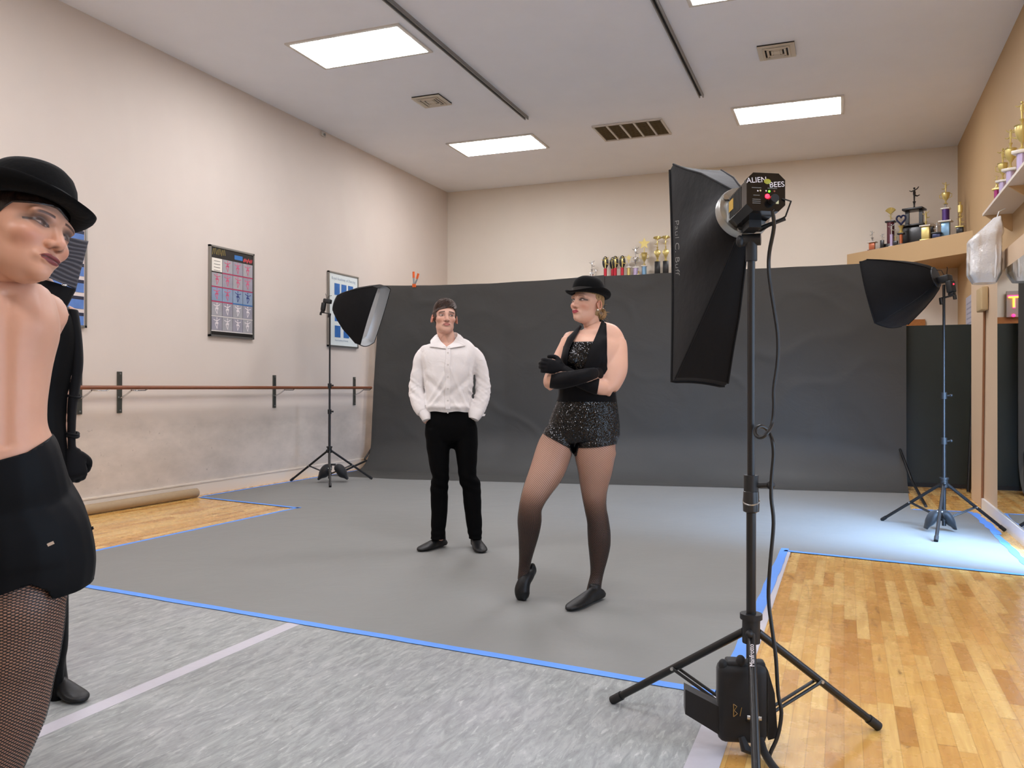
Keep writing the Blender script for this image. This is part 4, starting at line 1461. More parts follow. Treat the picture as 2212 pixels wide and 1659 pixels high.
def catmull(rows, k):
    out = []
    R_ = [np.array(r, float) for r in rows]
    for i in range(len(R_) - 1):
        a, b, c, d = R_[max(i - 1, 0)], R_[i], R_[i + 1], R_[min(i + 2, len(R_) - 1)]
        for j in range(k):
            t = j / k
            out.append(0.5 * ((2 * b) + (c - a) * t + (2 * a - 5 * b + 4 * c - d) * t * t + (3 * b - a - 3 * c + d) * t ** 3))
    out.append(R_[-1])
    return out


def loft(mb, rows, k=4, n=20, ref=(1, 0, 0), cap=True, e=2.2):
    """rows (x, y, z, ra, rb): ra along ref, rb across it; rounded ends"""
    st = catmull(rows, k)
    st = [np.concatenate((s[:3], np.maximum(s[3:5], 0.002))) for s in st]
    ref = Vector(ref)
    vs, fs, rings = [], [], []
    N = len(st)

    def ring(c, u, v, ra, rb):
        o = len(vs)
        for i in range(n):
            a = 2 * PI * i / n
            ca, sa = math.cos(a), math.sin(a)
            x = math.copysign(abs(ca) ** (2 / e), ca) * ra
            y = math.copysign(abs(sa) ** (2 / e), sa) * rb
            vs.append(c + u * x + v * y)
        rings.append(o)
    for i, s in enumerate(st):
        c = Vector(s[:3])
        a = Vector(st[max(i - 1, 0)][:3])
        b = Vector(st[min(i + 1, N - 1)][:3])
        t = (b - a).normalized()
        u = ref - t * ref.dot(t)
        if u.length < 0.2:
            alt = Vector((0, 0, 1)) if abs(t.z) < 0.8 else Vector((0, 1, 0))
            u = alt - t * alt.dot(t)
        u.normalize()
        v = t.cross(u)
        if i == 0 and cap:
            for q in (0.98, 0.8, 0.45):
                h = math.sqrt(1 - (1 - (1 - q)) ** 2) * min(s[3], s[4]) * 0.9
                ring(c - t * math.sqrt(max(0, 1 - (1 - 0.55 * q) ** 2)) * min(s[3], s[4]) * q, u, v, s[3] * (1 - q * 0.9), s[4] * (1 - q * 0.9))
        ring(c, u, v, s[3], s[4])
        if i == N - 1 and cap:
            for q in (0.45, 0.8, 0.98):
                ring(c + t * math.sqrt(max(0, 1 - (1 - 0.55 * q) ** 2)) * min(s[3], s[4]) * q, u, v, s[3] * (1 - q * 0.9), s[4] * (1 - q * 0.9))
    for a, b in zip(rings[:-1], rings[1:]):
        for i in range(n):
            fs.append((a + i, a + (i + 1) % n, b + (i + 1) % n, b + i))
    fs.append(tuple(rings[0] + i for i in range(n))[::-1])
    fs.append(tuple(rings[-1] + i for i in range(n)))
    mb.add(vs, fs)


def remesh(mb, voxel=0.007, it=4):
    """fuse overlapping solids into one skin; returns vertex and face arrays"""
    me = bpy.data.meshes.new('tmp')
    me.from_pydata([tuple(v) for v in mb.v], [], mb.f)
    bm = bmesh.new()
    bm.from_mesh(me)
    bmesh.ops.recalc_face_normals(bm, faces=bm.faces)
    bm.to_mesh(me)
    bm.free()
    o = bpy.data.objects.new('tmp', me)
    COL.objects.link(o)
    m = o.modifiers.new('r', 'REMESH')
    m.mode = 'VOXEL'
    m.voxel_size = voxel
    if it:
        s = o.modifiers.new('s', 'SMOOTH')
        s.factor = 0.5
        s.iterations = it
    dg = bpy.context.evaluated_depsgraph_get()
    out = bpy.data.meshes.new_from_object(o.evaluated_get(dg))
    V = np.empty(len(out.vertices) * 3)
    out.vertices.foreach_get('co', V)
    V = V.reshape(-1, 3)
    F = [tuple(p.vertices) for p in out.polygons]
    bpy.data.objects.remove(o)
    bpy.data.meshes.remove(me)
    bpy.data.meshes.remove(out)
    return V, F


def normals(V, F):
    N = np.zeros_like(V)
    Q = np.array([f if len(f) == 4 else (f[0], f[1], f[2], f[2]) for f in F])
    a, b = V[Q[:, 2]] - V[Q[:, 0]], V[Q[:, 3]] - V[Q[:, 1]]
    fn = np.cross(a, b)
    for k in range(4):
        np.add.at(N, Q[:, k], fn)
    return N / np.maximum(np.linalg.norm(N, axis=1, keepdims=True), 1e-12)


def shell(V, F, f, off, rim=0.004):
    """the part of a skin where f > 0, lifted by off along its normals, edges turned in"""
    N = normals(V, F)
    f = np.asarray(f, float)
    off = np.broadcast_to(np.asarray(off, float), (len(V),))
    P = [tuple(v) for v in V + N * off[:, None]]
    NN = [tuple(n) for n in N]
    keep, cache, out = {}, {}, []
    pos, nor, src = [], [], []

    def vid(i):
        if i not in keep:
            keep[i] = len(pos)
            pos.append(P[i])
            nor.append(NN[i])
        return keep[i]

    def cut(i, j):
        key = (min(i, j), max(i, j))
        if key not in cache:
            t = f[i] / (f[i] - f[j])
            cache[key] = len(pos)
            pos.append(tuple(P[i][k] + (P[j][k] - P[i][k]) * t for k in range(3)))
            nor.append(tuple(NN[i][k] + (NN[j][k] - NN[i][k]) * t for k in range(3)))
        return cache[key]
    for face in F:
        s = [f[i] > 0 for i in face]
        if all(s):
            out.append([vid(i) for i in face])
        elif any(s):
            poly = []
            for a, b, sa, sb_ in zip(face, face[1:] + face[:1], s, s[1:] + s[:1]):
                if sa:
                    poly.append(vid(a))
                if sa != sb_:
                    poly.append(cut(a, b))
            if len(poly) > 2:
                out.append(poly)
    # rim
    edges = {}
    for p in out:
        for a, b in zip(p, p[1:] + p[:1]):
            edges[(a, b)] = edges.get((a, b), 0) + 1
    bd = [(a, b) for (a, b) in edges if (b, a) not in edges]
    inner = {}
    for a, b in bd:
        for i in (a, b):
            if i not in inner:
                inner[i] = len(pos)
                pos.append(tuple(pos[i][k] - nor[i][k] * (rim + 0.0) for k in range(3)))
                nor.append(nor[i])
    for a, b in bd:
        out.append([b, a, inner[a], inner[b]])
    return np.array(pos), [tuple(p) for p in out]


def skin_obj(name, V, F, mats, parent, col=None, uv=None, fix=False, angle=None, midx=None):
    me = bpy.data.meshes.new(name)
    me.from_pydata([tuple(v) for v in V], [], [tuple(f) for f in F])
    for m in (mats if isinstance(mats, (list, tuple)) else [mats]):
        me.materials.append(m)
    if midx is not None:
        me.polygons.foreach_set('material_index', np.asarray(midx, np.int32))
    if col is not None:
        at = me.color_attributes.new('Col', 'FLOAT_COLOR', 'POINT')
        c4 = np.ones((len(V), 4))
        c4[:, :3] = col
        at.data.foreach_set('color', c4.ravel())
    if uv is not None:
        ul = me.uv_layers.new(name='net')
        idx = np.empty(len(me.loops), np.int32)
        me.loops.foreach_get('vertex_index', idx)
        L = uv[idx].copy()
        # keep the seam of the wrap-around coordinate inside one face
        st = 0
        for p in me.polygons:
            a, n_ = p.loop_start, p.loop_total
            u = L[a:a + n_, 0]
            if u.max() - u.min() > 0.5 * UVPER:
                u[u < u.max() - 0.5 * UVPER] += UVPER
        ul.data.foreach_set('uv', L.astype(np.float32).ravel())
    me.shade_smooth()
    if angle:
        me.set_sharp_from_angle(angle=math.radians(angle))
    if fix:
        bm = bmesh.new()
        bm.from_mesh(me)
        bmesh.ops.recalc_face_normals(bm, faces=bm.faces)
        bm.to_mesh(me)
        bm.free()
    o = bpy.data.objects.new(name, me)
    COL.objects.link(o)
    if parent is not None:
        o.parent = parent
    return o


UVPER = 1.0


def m_skin(name, rough=0.45):
    t = NT(name)
    a = t.n('ShaderNodeAttribute', attribute_name='Col')
    nz = t.noise(t.pos(True), 35, 4, 0.6)
    t.base(t.mix(0.10, a.outputs['Color'], t.mix(nz, (0.50, 0.24, 0.19), (0.78, 0.56, 0.48))))
    t.set(Roughness=rough)
    t.b.inputs['Specular IOR Level'].default_value = 0.35
    t.b.inputs['Subsurface Weight'].default_value = 0.12
    t.b.inputs['Subsurface Radius'].default_value = (1.0, 0.35, 0.2)
    t.b.inputs['Subsurface Scale'].default_value = 0.008
    return t.m


def m_net(name, w0):
    """fishnet: black threads, open diamonds between them"""
    t = NT(name)
    uv = t.n('ShaderNodeUVMap', uv_map='net').outputs[0]
    s = t.n('ShaderNodeSeparateXYZ')
    t.link(uv, s.inputs[0])
    a = t.math('FRACT', t.math('ADD', s.outputs[0], s.outputs[1]))
    b = t.math('FRACT', t.math('SUBTRACT', s.outputs[0], s.outputs[1]))
    fa = t.math('ABSOLUTE', t.math('SUBTRACT', a, 0.5))
    fb = t.math('ABSOLUTE', t.math('SUBTRACT', b, 0.5))
    m = t.math('MAXIMUM', fa, fb)
    at = t.n('ShaderNodeAttribute', attribute_name='Col')
    sp = t.n('ShaderNodeSeparateColor')
    t.link(at.outputs['Color'], sp.inputs[0])
    thr = t.math('SUBTRACT', 0.5, sp.outputs[0])
    al = t.math('MULTIPLY', t.math('SUBTRACT', m, thr), 14.0, clamp=True)
    t.base(lin('0d0c0d'))
    t.set(Roughness=0.55)
    t.link(al, t.b.inputs['Alpha'])
    return t.m


def m_sequin(name, scale=330):
    t = NT(name)
    p = t.pos(True)
    v = t.n('ShaderNodeTexVoronoi')
    t.link(p, v.inputs['Vector'])
    v.inputs['Scale'].default_value = scale
    ge = t.n('ShaderNodeNewGeometry')
    sub = t.n('ShaderNodeVectorMath', operation='SUBTRACT')
    t.link(v.outputs['Color'], sub.inputs[0])
    sub.inputs[1].default_value = (0.5, 0.5, 0.5)
    sc = t.n('ShaderNodeVectorMath', operation='SCALE')
    t.link(sub.outputs[0], sc.inputs[0])
    sc.inputs['Scale'].default_value = 0.6
    ad = t.n('ShaderNodeVectorMath', operation='ADD')
    t.link(ge.outputs['Normal'], ad.inputs[0])
    t.link(sc.outputs[0], ad.inputs[1])
    no = t.n('ShaderNodeVectorMath', operation='NORMALIZE')
    t.link(ad.outputs[0], no.inputs[0])
    t.link(no.outputs[0], t.b.inputs['Normal'])
    t.base(lin('070708'))
    t.set(Roughness=0.12)
    t.b.inputs['Specular IOR Level'].default_value = 0.4
    return t.m


SKIN = m_skin('skin')
SATIN = mat('black_stretch_satin', '050506', 0.55, 0, 0.12)
VELVET = mat('black_stretch_velvet', '070609', 0.65, 0, 0.14, sheen=0.05)
WOOLB = mat('black_wool_felt', '070707', 0.85, 0, 0.1, sheen=0.03, var=0.2, vscale=60, bump=0.15)
TROUS = mat('black_trouser_cloth', '050506', 0.8, 0, 0.08)
LEATH = mat('black_shoe_leather', '0f0f10', 0.45, 0, 0.35, bump=0.1)
SEQ = m_sequin('black_sequins')
NAVY = mat('black_navy_satin', '05070b', 0.6, 0, 0.14)


def shirt_mat():
    t = NT('white_shirt_cotton')
    p = t.pos(True)
    t.base(lin('e9e4e2'))
    t.set(Roughness=0.7)
    t.b.inputs['Specular IOR Level'].default_value = 0.2
    t.b.inputs['Sheen Weight'].default_value = 0.1
    t.bump(t.noise(p, 11, 4, 0.5, 0.7), 0.35, 0.02)
    return t.m


SHIRT = shirt_mat()


class Fig:
    """a person's local frame: x to the right in the photo, -y toward the camera, z up, origin on the floor"""

    def __init__(s, px0, d):
        s.px0, s.d = px0, d
        g = ray(px0, 838)
        p = Vector((0, 0, CAMH)) + g * d
        s.loc = (p.x, p.y, 0)
        s.rz = math.atan2(-g.x, g.y)
        # along the ray the local y step is a bit longer than the optical depth
        s.k = d / math.hypot(g.x * d, g.y * d)
        s.cosang = 1.0 / math.hypot((px0 - 1106) / FPX, 1)

    def P(s, px, py, y=0.0):
        dd = s.d + y * s.cosang
        yh = 837.9 + 0.00187 * (px - 1106)
        x = (px - s.px0) * dd / FPX * s.cosang
        # lateral offsets change the depth a little away from the optical axis
        return (x, y, CAMH - (py - yh) * dd / FPX)

    def w(s, n, y=0.0):
        return n * (s.d + y * s.cosang) / FPX * s.cosang

    def rows(s, L):
        """L: (py, px_left, px_right, y, ry)"""
        return [(*s.P((a + b) / 2, py, y), s.w((b - a) / 2, y), ry) for py, a, b, y, ry in L]

    def root(s, label):
        return thing('person', label, 'person', s.loc, s.rz)


def hand(mb, wrist, dirv, palm_n, size=1.0, curl=0.6, thumb=1, spread=0.0):
    """palm with five fingers; palm_n is the direction the palm faces, thumb = +-1 side"""
    w_ = Vector(wrist)
    d = Vector(dirv).normalized()
    n_ = (Vector(palm_n) - d * d.dot(Vector(palm_n))).normalized()
    s_ = d.cross(n_) * thumb
    S = size
    loft(mb, [(*w_, 0.026 * S, 0.019 * S), (*(w_ + d * 0.03 * S), 0.033 * S, 0.018 * S), (*(w_ + d * 0.065 * S), 0.040 * S, 0.016 * S), (*(w_ + d * 0.092 * S), 0.039 * S, 0.013 * S)], ref=s_, n=14)
    lens = (0.070, 0.080, 0.074, 0.058)
    for i in range(4):
        o = (0.030 - i * 0.0205) * S
        p = w_ + d * (0.088 - abs(i - 1.2) * 0.003) * S + s_ * o
        a, pts = 0.0, [p]
        q = p
        for seg, c in ((0.44, curl * 0.7), (0.31, curl * 1.25), (0.25, curl * 0.9)):
            a += c
            dir2 = d * math.cos(a) + n_ * math.sin(a) + s_ * spread * (1.5 - i) * 0.15
            q = q + dir2.normalized() * lens[i] * seg * S
            pts.append(q)
        r = 0.0092 * S
        loft(mb, [(*pts[0], r, r), (*pts[1], r * .98, r * .98), (*pts[2], r * .9, r * .9), (*pts[3], r * .75, r * .75)], k=3, n=10, ref=s_)
    p0 = w_ + d * 0.022 * S + s_ * 0.026 * S
    p1 = p0 + (d * 0.5 + s_ * 0.65 + n_ * 0.35).normalized() * 0.042 * S
    p2 = p1 + (d * 0.8 + s_ * 0.12 + n_ * (0.3 + curl * .4)).normalized() * 0.032 * S
    p3 = p2 + (d * 0.75 - s_ * 0.1 + n_ * (0.4 + curl * .5)).normalized() * 0.024 * S
    loft(mb, [(*p0, 0.016 * S, 0.014 * S), (*p1, 0.0115 * S, 0.011 * S), (*p2, 0.0105 * S, 0.0105 * S), (*p3, 0.0085 * S, 0.0085 * S)], k=3, n=10, ref=n_)


# ---- head: a union of soft solids seen from the middle of the skull
def _ell(p, c, r):
    q = (p - np.array(c)) / np.array(r)
    k0 = np.linalg.norm(q, axis=-1)
    k1 = np.linalg.norm(q / np.array(r), axis=-1)
    return k0 * (k0 - 1) / np.maximum(k1, 1e-9)


def _cap(p, a, b, ra, rb):
    a, b = np.array(a), np.array(b)
    ab = b - a
    t = np.clip(((p - a) @ ab) / (ab @ ab), 0, 1)
    return np.linalg.norm(p - (a + t[..., None] * ab), axis=-1) - (ra + (rb - ra) * t)


def _smin(a, b, k):
    h = np.clip(0.5 + 0.5 * (b - a) / k, 0, 1)
    return b + (a - b) * h - k * h * (1 - h)


def _smax(a, b, k):
    return -_smin(-a, -b, k)


def head_sdf(p, o):
    """face toward -y, z up, x across"""
    px = p.copy()
    px[..., 0] = np.abs(px[..., 0])
    jw = o.get('jaw', 1.0)
    cz = o.get('chinz', 0.0)
    d = _ell(px, (0, .018, .028), (.074, .094, .084))
    d = _smin(d, _ell(px, (0, -.028, -.03 + cz * .5), (.0555, .060, .086 - cz * .5)), .03)
    d = _smin(d, _ell(px, (0, -.036, -.082 + cz), (.041 * jw, .046, .032)), .022)
    d = _smin(d, _ell(px, (.03 * jw, .0, -.07 + cz), (.024, .030, .024)), .026)
    d = _smin(d, _ell(px, (0, -.071, -.101 + cz * .8), (.019 * jw, .017, .016)), .018)
    d = _smin(d, _ell(px, (.040, -.055, -.024), (.023, .024, .018)), .02)
    d = _smin(d, _ell(px, (.02, -.0765, .021), (.033, .0125, .011)), .024)
    d = _smax(d, -_ell(px, (.033, -.103, .001), (.023, .02, .013)), .014)
    d = _smin(d, _ell(px, (.032, -.070, .0), (.0155, .0145, .0125)), .004)
    d = _smin(d, _cap(px, (0, -.083, .012), (0, -.104, -.034), .0075, .0115), .012)
    d = _smin(d, _ell(px, (.0125, -.093, -.037), (.0085, .011, .008)), .006)
    d = _smin(d, _ell(px, (0, -.0805, -.064), (.027, .013, .010)), .012)
    d = _smin(d, _ell(px, (.006, -.0905, -.0605), (.017, .0065, .0052)), .005)
    d = _smin(d, _ell(px, (0, -.0895, -.0705), (.018, .0075, .0062)), .005)
    d = _smax(d, -_ell(px, (0, -.1, -.0655), (.022, .0075, .0011)), .003)
    nr = o.get('neck', .05)
    n0, n1 = o.get('n0', (0, .03, -.06)), o.get('n1', (0, .05, -.2))
    d = _smin(d, _cap(p, n0, n1, nr * .96, nr * 1.04), .010)
    return d


def make_head(o, nu=200, nv=170):
    t = np.linspace(-PI, PI, nu, endpoint=False)
    phi = t - 0.62 * np.sin(t)          # finer toward the face
    el = np.linspace(-1.40, PI / 2 - 0.02, nv)
    el = el + 0.22 * np.sin((el + 0.25) * 2.0) * 0  # even rows
    PH, EL = np.meshgrid(phi, el)
    D = np.stack((np.sin(PH) * np.cos(EL), -np.cos(PH) * np.cos(EL), np.sin(EL)), -1)
    rs_ = np.linspace(0.19, 0.03, 66)
    R = np.full(PH.shape, 0.03)
    hit = np.zeros(PH.shape, bool)
    lo = np.full(PH.shape, 0.03)
    hi = np.full(PH.shape, 0.19)
    for a, b in zip(rs_[:-1], rs_[1:]):
        s = head_sdf(D * b, o)
        new = (~hit) & (s < 0)
        lo[new], hi[new] = b, a
        hit |= new
    for _ in range(12):
        m = (lo + hi) / 2
        ins = head_sdf(D * m[..., None], o) < 0
        lo = np.where(ins, m, lo)
        hi = np.where(ins, hi, m)
    V = (D * lo[..., None]).reshape(-1, 3)
    F = []
    for j in range(nv - 1):
        for i in range(nu):
            i2 = (i + 1) % nu
            F.append((j * nu + i, j * nu + i2, (j + 1) * nu + i2, (j + 1) * nu + i))
    top = len(V)
    V = np.vstack((V, V[-nu:].mean(0) + np.array((0, 0, .0005)), V[:nu].mean(0)))
    for i in range(nu):
        F.append(((nv - 1) * nu + i, (nv - 1) * nu + (i + 1) % nu, top))
        F.append(((i + 1) % nu, i, top + 1))
    return V, F


def sstep(x, a, b):
    t = np.clip((x - a) / (b - a), 0, 1)
    return t * t * (3 - 2 * t)


def face_colors(V, o):
    """colours of skin, lips, brows, eyes, make-up and painted socket shade"""
    c = np.tile(np.array(lin(o['skin'])), (len(V), 1))
    x, y, z = V[:, 0], V[:, 1], V[:, 2]
    ax = np.abs(x)
    front = sstep(-y, .034, .052)

    def put(mask, col):
        nonlocal c
        m = np.clip(mask, 0, 1)[:, None] * front[:, None]
        c = c * (1 - m) + np.array(lin(col)) * m
    put(0.35 * np.exp(-(((ax - .045) / .02) ** 2 + ((z + .033) / .018) ** 2)), o.get('blush', 'c77a66'))
    put(0.25 * np.exp(-((x / .014) ** 2 + ((z + .03) / .012) ** 2)), o.get('blush', 'c77a66'))
    if 'shadow' in o:
        put(o.get('smoke', .95) * np.exp(-(((ax - .036) / .0225) ** 2 + ((z - o.get('smz', .005)) / o.get('smr', .011)) ** 2) ** 1.5), o['shadow'])
    else:
        put(0.6 * np.exp(-(((ax - .032) / .02) ** 2 + ((z - .003) / .0105) ** 2) ** 1.3), '7a4a3c')  # socket shade painted into the skin of faces without eye make-up
    # brows
    bz = o.get('browz', .0215) + o.get('browtilt', 0.0) * (ax - .03) - 18 * (ax - .034) ** 2 * .25
    bw_ = o.get('browh', .0042)
    put(sstep(bw_ - np.abs(z - bz), -.0008, .0012) * sstep(ax, .011, .015) * sstep(.056 - ax, 0, .012), o['brow'])
    # eyes
    ex = (ax - .032) / .0152
    lid = .0052 * np.clip(1 - ex ** 2, 0, 1)
    up, dn = lid * o.get('open', 1.0), lid * 0.75
    z0 = z - .0005 - .001 * ex
    inside = np.where(z0 > 0, up - z0, dn + z0)
    ok = (np.abs(ex) < 1)
    put(sstep(inside, -.0024, -.0004) * (np.abs(ex) < 1.12), '1c0d0b')
    put(sstep(inside, -.0002, .0006) * ok, o.get('sclera', 'c9c0ba'))
    gx, gz = o.get('gaze', (0, 0))
    rr = 0.92 * np.sqrt((np.sign(x) * (ax - .032) - gx) ** 2 + (z - .001 - gz) ** 2)
    put(sstep(.0058 - rr, -.0004, .0006) * sstep(inside, -.0002, .0006) * ok, o.get('iris', '4a3a2a'))
    put(sstep(.003 - rr, -.0004, .0006) * sstep(inside, -.0002, .0006) * ok, '080606')
    if o.get('lash'):
        put(sstep(.0028 - np.abs(z0 - up - .0012), -.0006, .0008) * (ex > -1.05) * (ex < 1.5), '0a0808')
    # lips
    lu = .0095 * np.clip(1 - (ax / .0255) ** 2, 0, 1) ** .7 - .0018 * np.exp(-(ax / .005) ** 2)
    ll = .0108 * np.clip(1 - (ax / .0235) ** 2, 0, 1) ** .7
    zz = z + .0655
    li = np.where(zz > 0, lu - zz, ll + zz)
    put(sstep(li, -.0003, .0012) * (ax < .0255) * o.get('lipw', 1.0), o['lip'])
    put(sstep(.0011 - np.abs(zz), -.0003, .0006) * (ax < .0225), o.get('mouth', '3a1418'))
    put(0.9 * np.exp(-(((ax - .0085) / .004) ** 2 + ((z + .0435) / .0022) ** 2)) * (y < -.08), '4a241c')
    return c


def ear(mb, side, k=1.0):
    """flat curled ear in head coordinates"""
    c = Vector((side * .072, .012, -.006))
    pts = [c + Vector((side * ((.006 + .010 * k * math.sin(PI * i / 13))), .015 * k * math.sin(2 * PI * (i / 14) * 0.82 + 0.2) + 0.004, .028 * k * math.cos(2 * PI * (i / 14) * 0.82 + 0.2))) for i in range(14)]
    mb.path(pts, [.0036] * 12 + [.0045, .005], 8)
    M_ = Matrix.Diagonal((.005 * k, .0165 * k, .0285 * k))
    prof = [(max(1e-4, math.sin(PI * i / 8)), -math.cos(PI * i / 8)) for i in range(9)]
    mb.lathe(prof, tuple(c + Vector((side * .006 * k, .003, -.001))), 14, Matrix.Rotation(side * 0.4 * k, 3, 'Z') @ M_)


def assemble(name, parent, pieces, mats):
    """join several (V, F, col) pieces into one body mesh"""
    V, F, C_ = [], [], []
    o = 0
    for v, f, c in pieces:
        V.append(np.asarray(v))
        F += [tuple(i + o for i in q) for q in f]
        C_.append(np.broadcast_to(np.asarray(c), (len(v), 3)))
        o += len(v)
    return skin_obj(name, np.vstack(V), F, mats, parent, col=np.vstack(C_))


def xf(M, V):
    V = np.asarray(V, float)
    A = np.array(M)
    return V @ A[:3, :3].T + A[:3, 3]


def head_matrix(center, yaw=0, pitch=0, roll=0, s=1.0):
    """yaw > 0 turns the face to the right in the photo, pitch > 0 lifts the chin, roll > 0 leans to the right"""
    M = Matrix.Rotation(roll, 4, 'Y') @ Matrix.Rotation(yaw, 4, 'Z') @ Matrix.Rotation(-pitch, 4, 'X') @ Matrix.Scale(s, 4)
    M.translation = Vector(center)
    return M


def head_at(fig, px, py, y, **k):
    """head placed so that the point between the eyes falls on a photo point at local depth y"""
    M = head_matrix((0, 0, 0), **k)
    M.translation = Vector(fig.P(px, py, y)) - M.to_3x3() @ Vector((0, -.082, .001))
    return M


def neck_to(o, M, target):
    """aim the neck of a head at a point of the body"""
    q = M.inverted() @ Vector(target)
    o['n1'] = tuple(q)
    return o


def poly_sdf(X, Z, poly):
    """signed distance to a polygon, positive inside"""
    n = len(poly)
    d = np.full(X.shape, 1e9)
    ins = np.zeros(X.shape, bool)
    for i in range(n):
        ax, az = poly[i]
        bx, bz = poly[(i + 1) % n]
        ex, ez = bx - ax, bz - az
        t = np.clip(((X - ax) * ex + (Z - az) * ez) / max(1e-12, ex * ex + ez * ez), 0, 1)
        d = np.minimum(d, np.hypot(X - ax - t * ex, Z - az - t * ez))
        c = ((az > Z) != (bz > Z)) & (X < (bx - ax) * (Z - az) / ((bz - az) if abs(bz - az) > 1e-12 else 1e-12) + ax)
        ins ^= c
    return np.where(ins, d, -d)


def bowler(name, parent, M, mat_, s=1.0):
    """felt bowler hat: dome, curled brim and band, in head coordinates of M"""
    n = 56
    dome = [(.083, .052), (.0855, .06), (.0865, .075), (.086, .09), (.083, .108), (.076, .125), (.064, .139), (.046, .149), (.024, .154), (.001, .1555)]
    vs, fs = [], []
    prof = [(.002, .150), (.04, .143), (.07, .120), (.080, .085), (.079, .052), (.0795, .050)]
    brim = [(.0, 0), (.15, -.002), (.35, -.003), (.6, -.001), (.82, .004), (.95, .010), (1.0, .016), (1.02, .021), (.995, .022), (.95, .016), (.8, .009), (.6, .0045), (.3, .002), (.05, .004)]
    rows = []
    for r, z in prof:
        rows.append([(r * math.cos(a), r * 1.14 * math.sin(a), z) for a in [2 * PI * k / n for k in range(n)]])
    for q, dz in brim:
        row = []
        for k in range(n):
            a = 2 * PI * k / n
            ca, sa = math.cos(a), math.sin(a)
            r0 = .0835
            wd = .043
            curl = abs(ca) ** 2
            z = .050 + dz * (0.45 + 0.8 * curl) - .010 * (abs(sa) ** 2) * q + .004 * curl * q
            row.append(((r0 + wd * q * (1 - .12 * curl)) * ca, (r0 * 1.14 + wd * q) * sa, z))
        rows.append(row)
    for r, z in dome:
        rows.append([(r * math.cos(a), r * 1.14 * math.sin(a), z) for a in [2 * PI * k / n for k in range(n)]])
    vs = [v for r in rows for v in r]
    for j in range(len(rows) - 1):
        for k in range(n):
            fs.append((j * n + k, j * n + (k + 1) % n, (j + 1) * n + (k + 1) % n, (j + 1) * n + k))
    fs.append(tuple(range(n))[::-1])
    fs.append(tuple((len(rows) - 1) * n + k for k in range(n)))
    V = xf(M, np.array(vs))
    h = MB().add([tuple(v) for v in V], fs).build(name, mat_, parent, angle=70)
    b = MB()
    bv = []
    for z, r in ((.055, .0845), (.056, .0872), (.078, .088), (.079, .0855)):
        bv += [(r * math.cos(2 * PI * k / n), r * 1.14 * math.sin(2 * PI * k / n), z) for k in range(n)]
    b.add([tuple(v) for v in xf(M, np.array(bv))], [(j * n + k, j * n + (k + 1) % n, (j + 1) * n + (k + 1) % n, (j + 1) * n + k) for j in range(3) for k in range(n)])
    b.build('hat_band', mat('black_grosgrain', '101011', 0.5), h)
    return h


def hair_cap(name, parent, HV, HF, M, f, off, m, jitter=0.0015, freq=220):
    o_ = np.array(off if np.ndim(off) else np.full(len(HV), off), float)
    st = np.array([noise.noise(Vector((v[0] * freq * .35 + 3, v[1] * 30, v[2] * freq * .35))) for v in HV])
    V, F = shell(HV, HF, f, o_ + st * jitter, rim=0.006)
    return skin_obj(name, xf(M, V), F, m, parent)


def m_hair(name, dark, light, sc=60, rough=0.4):
    t = NT(name)
    n_ = t.noise(t.mapping(t.pos(True), (1, 1, .35)), sc * 2.2, 4, 0.6, 0.4)
    t.base(t.mix(t.ramp(n_, [(0.35, 0.0), (0.7, 1.0)]), lin(dark), lin(light)))
    t.set(Roughness=rough)
    t.b.inputs['Anisotropic'].default_value = 0.4
    t.bump(n_, 0.5, 0.004)
    return t.m


def foot_shoe(mb, heel, toe, w_=0.045, h=0.085, lift=0.0):
    """soft jazz shoe from heel to toe on the floor"""
    a, b = Vector(heel), Vector(toe)
    d = b - a
    L = d.length
    up = Vector((0, 0, 1))
    rows = []
    for q, hw, hh in ((-0.02, .6, .30), (.06, .72, .46), (.2, .74, .56), (.38, .76, .52), (.55, .92, .40), (.72, 1.0, .30), (.88, .86, .23), (.985, .45, .15)):
        c = a + d * q + up * (hh * h * .5 + 0.002)
        rows.append((*c, hw * w_, max(.010, hh * h * .5)))
    side = d.normalized().cross(up)
    loft(mb, rows, k=4, n=18, ref=side, e=2.4)
# ------------------------------------------------------------------ the young man in a white shirt
fg = Fig(975, 6.13)
P = fg.P
man = fg.root('person in a white shirt and black trousers, standing with both hands in pockets')
SK = 'd3a692'
SKL = np.array(lin(SK))
b = MB()
# torso, slimmer than the clothes that cover it
loft(b, fg.rows([(740, 948, 986, .02, .05), (751, 926, 1010, .015, .07), (775, 921, 1017, .0, .095), (815, 926, 1014, 0, .095), (860, 930, 1008, .0, .085), (900, 928, 1015, .0, .085), (925, 930, 1018, .01, .08), (938, 955, 995, .01, .04)]))
# legs
legL = [(925, 922, 970, .0, .07), (965, 928, 970, .0, .075), (1030, 938, 967, -.015, .055), (1065, 939, 963, .0, .05), (1110, 940, 960, .01, .045), (1150, 944, 960, .02, .035), (1164, 944, 960, .02, .033)]
legR = [(925, 978, 1026, .0, .07), (965, 984, 1028, .0, .075), (1030, 997, 1026, -.01, .055), (1065, 1002, 1032, .0, .05), (1110, 1011, 1036, .01, .045), (1150, 1022, 1038, .02, .035), (1166, 1022, 1038, .02, .033)]
loft(b, fg.rows(legL))
loft(b, fg.rows(legR))
armL = [(756, 905, 923, .01, .036), (800, 899, 914, .02, .034), (842, 893, 908, .03, .03), (870, 899, 913, .0, .028), (898, 912, 924, -.045, .022)]
armR = [(756, 1013, 1031, .01, .036), (800, 1028, 1043, .02, .034), (842, 1038, 1053, .03, .03), (870, 1030, 1044, .0, .028), (898, 1018, 1030, -.045, .022)]
loft(b, fg.rows(armL))
loft(b, fg.rows(armR))
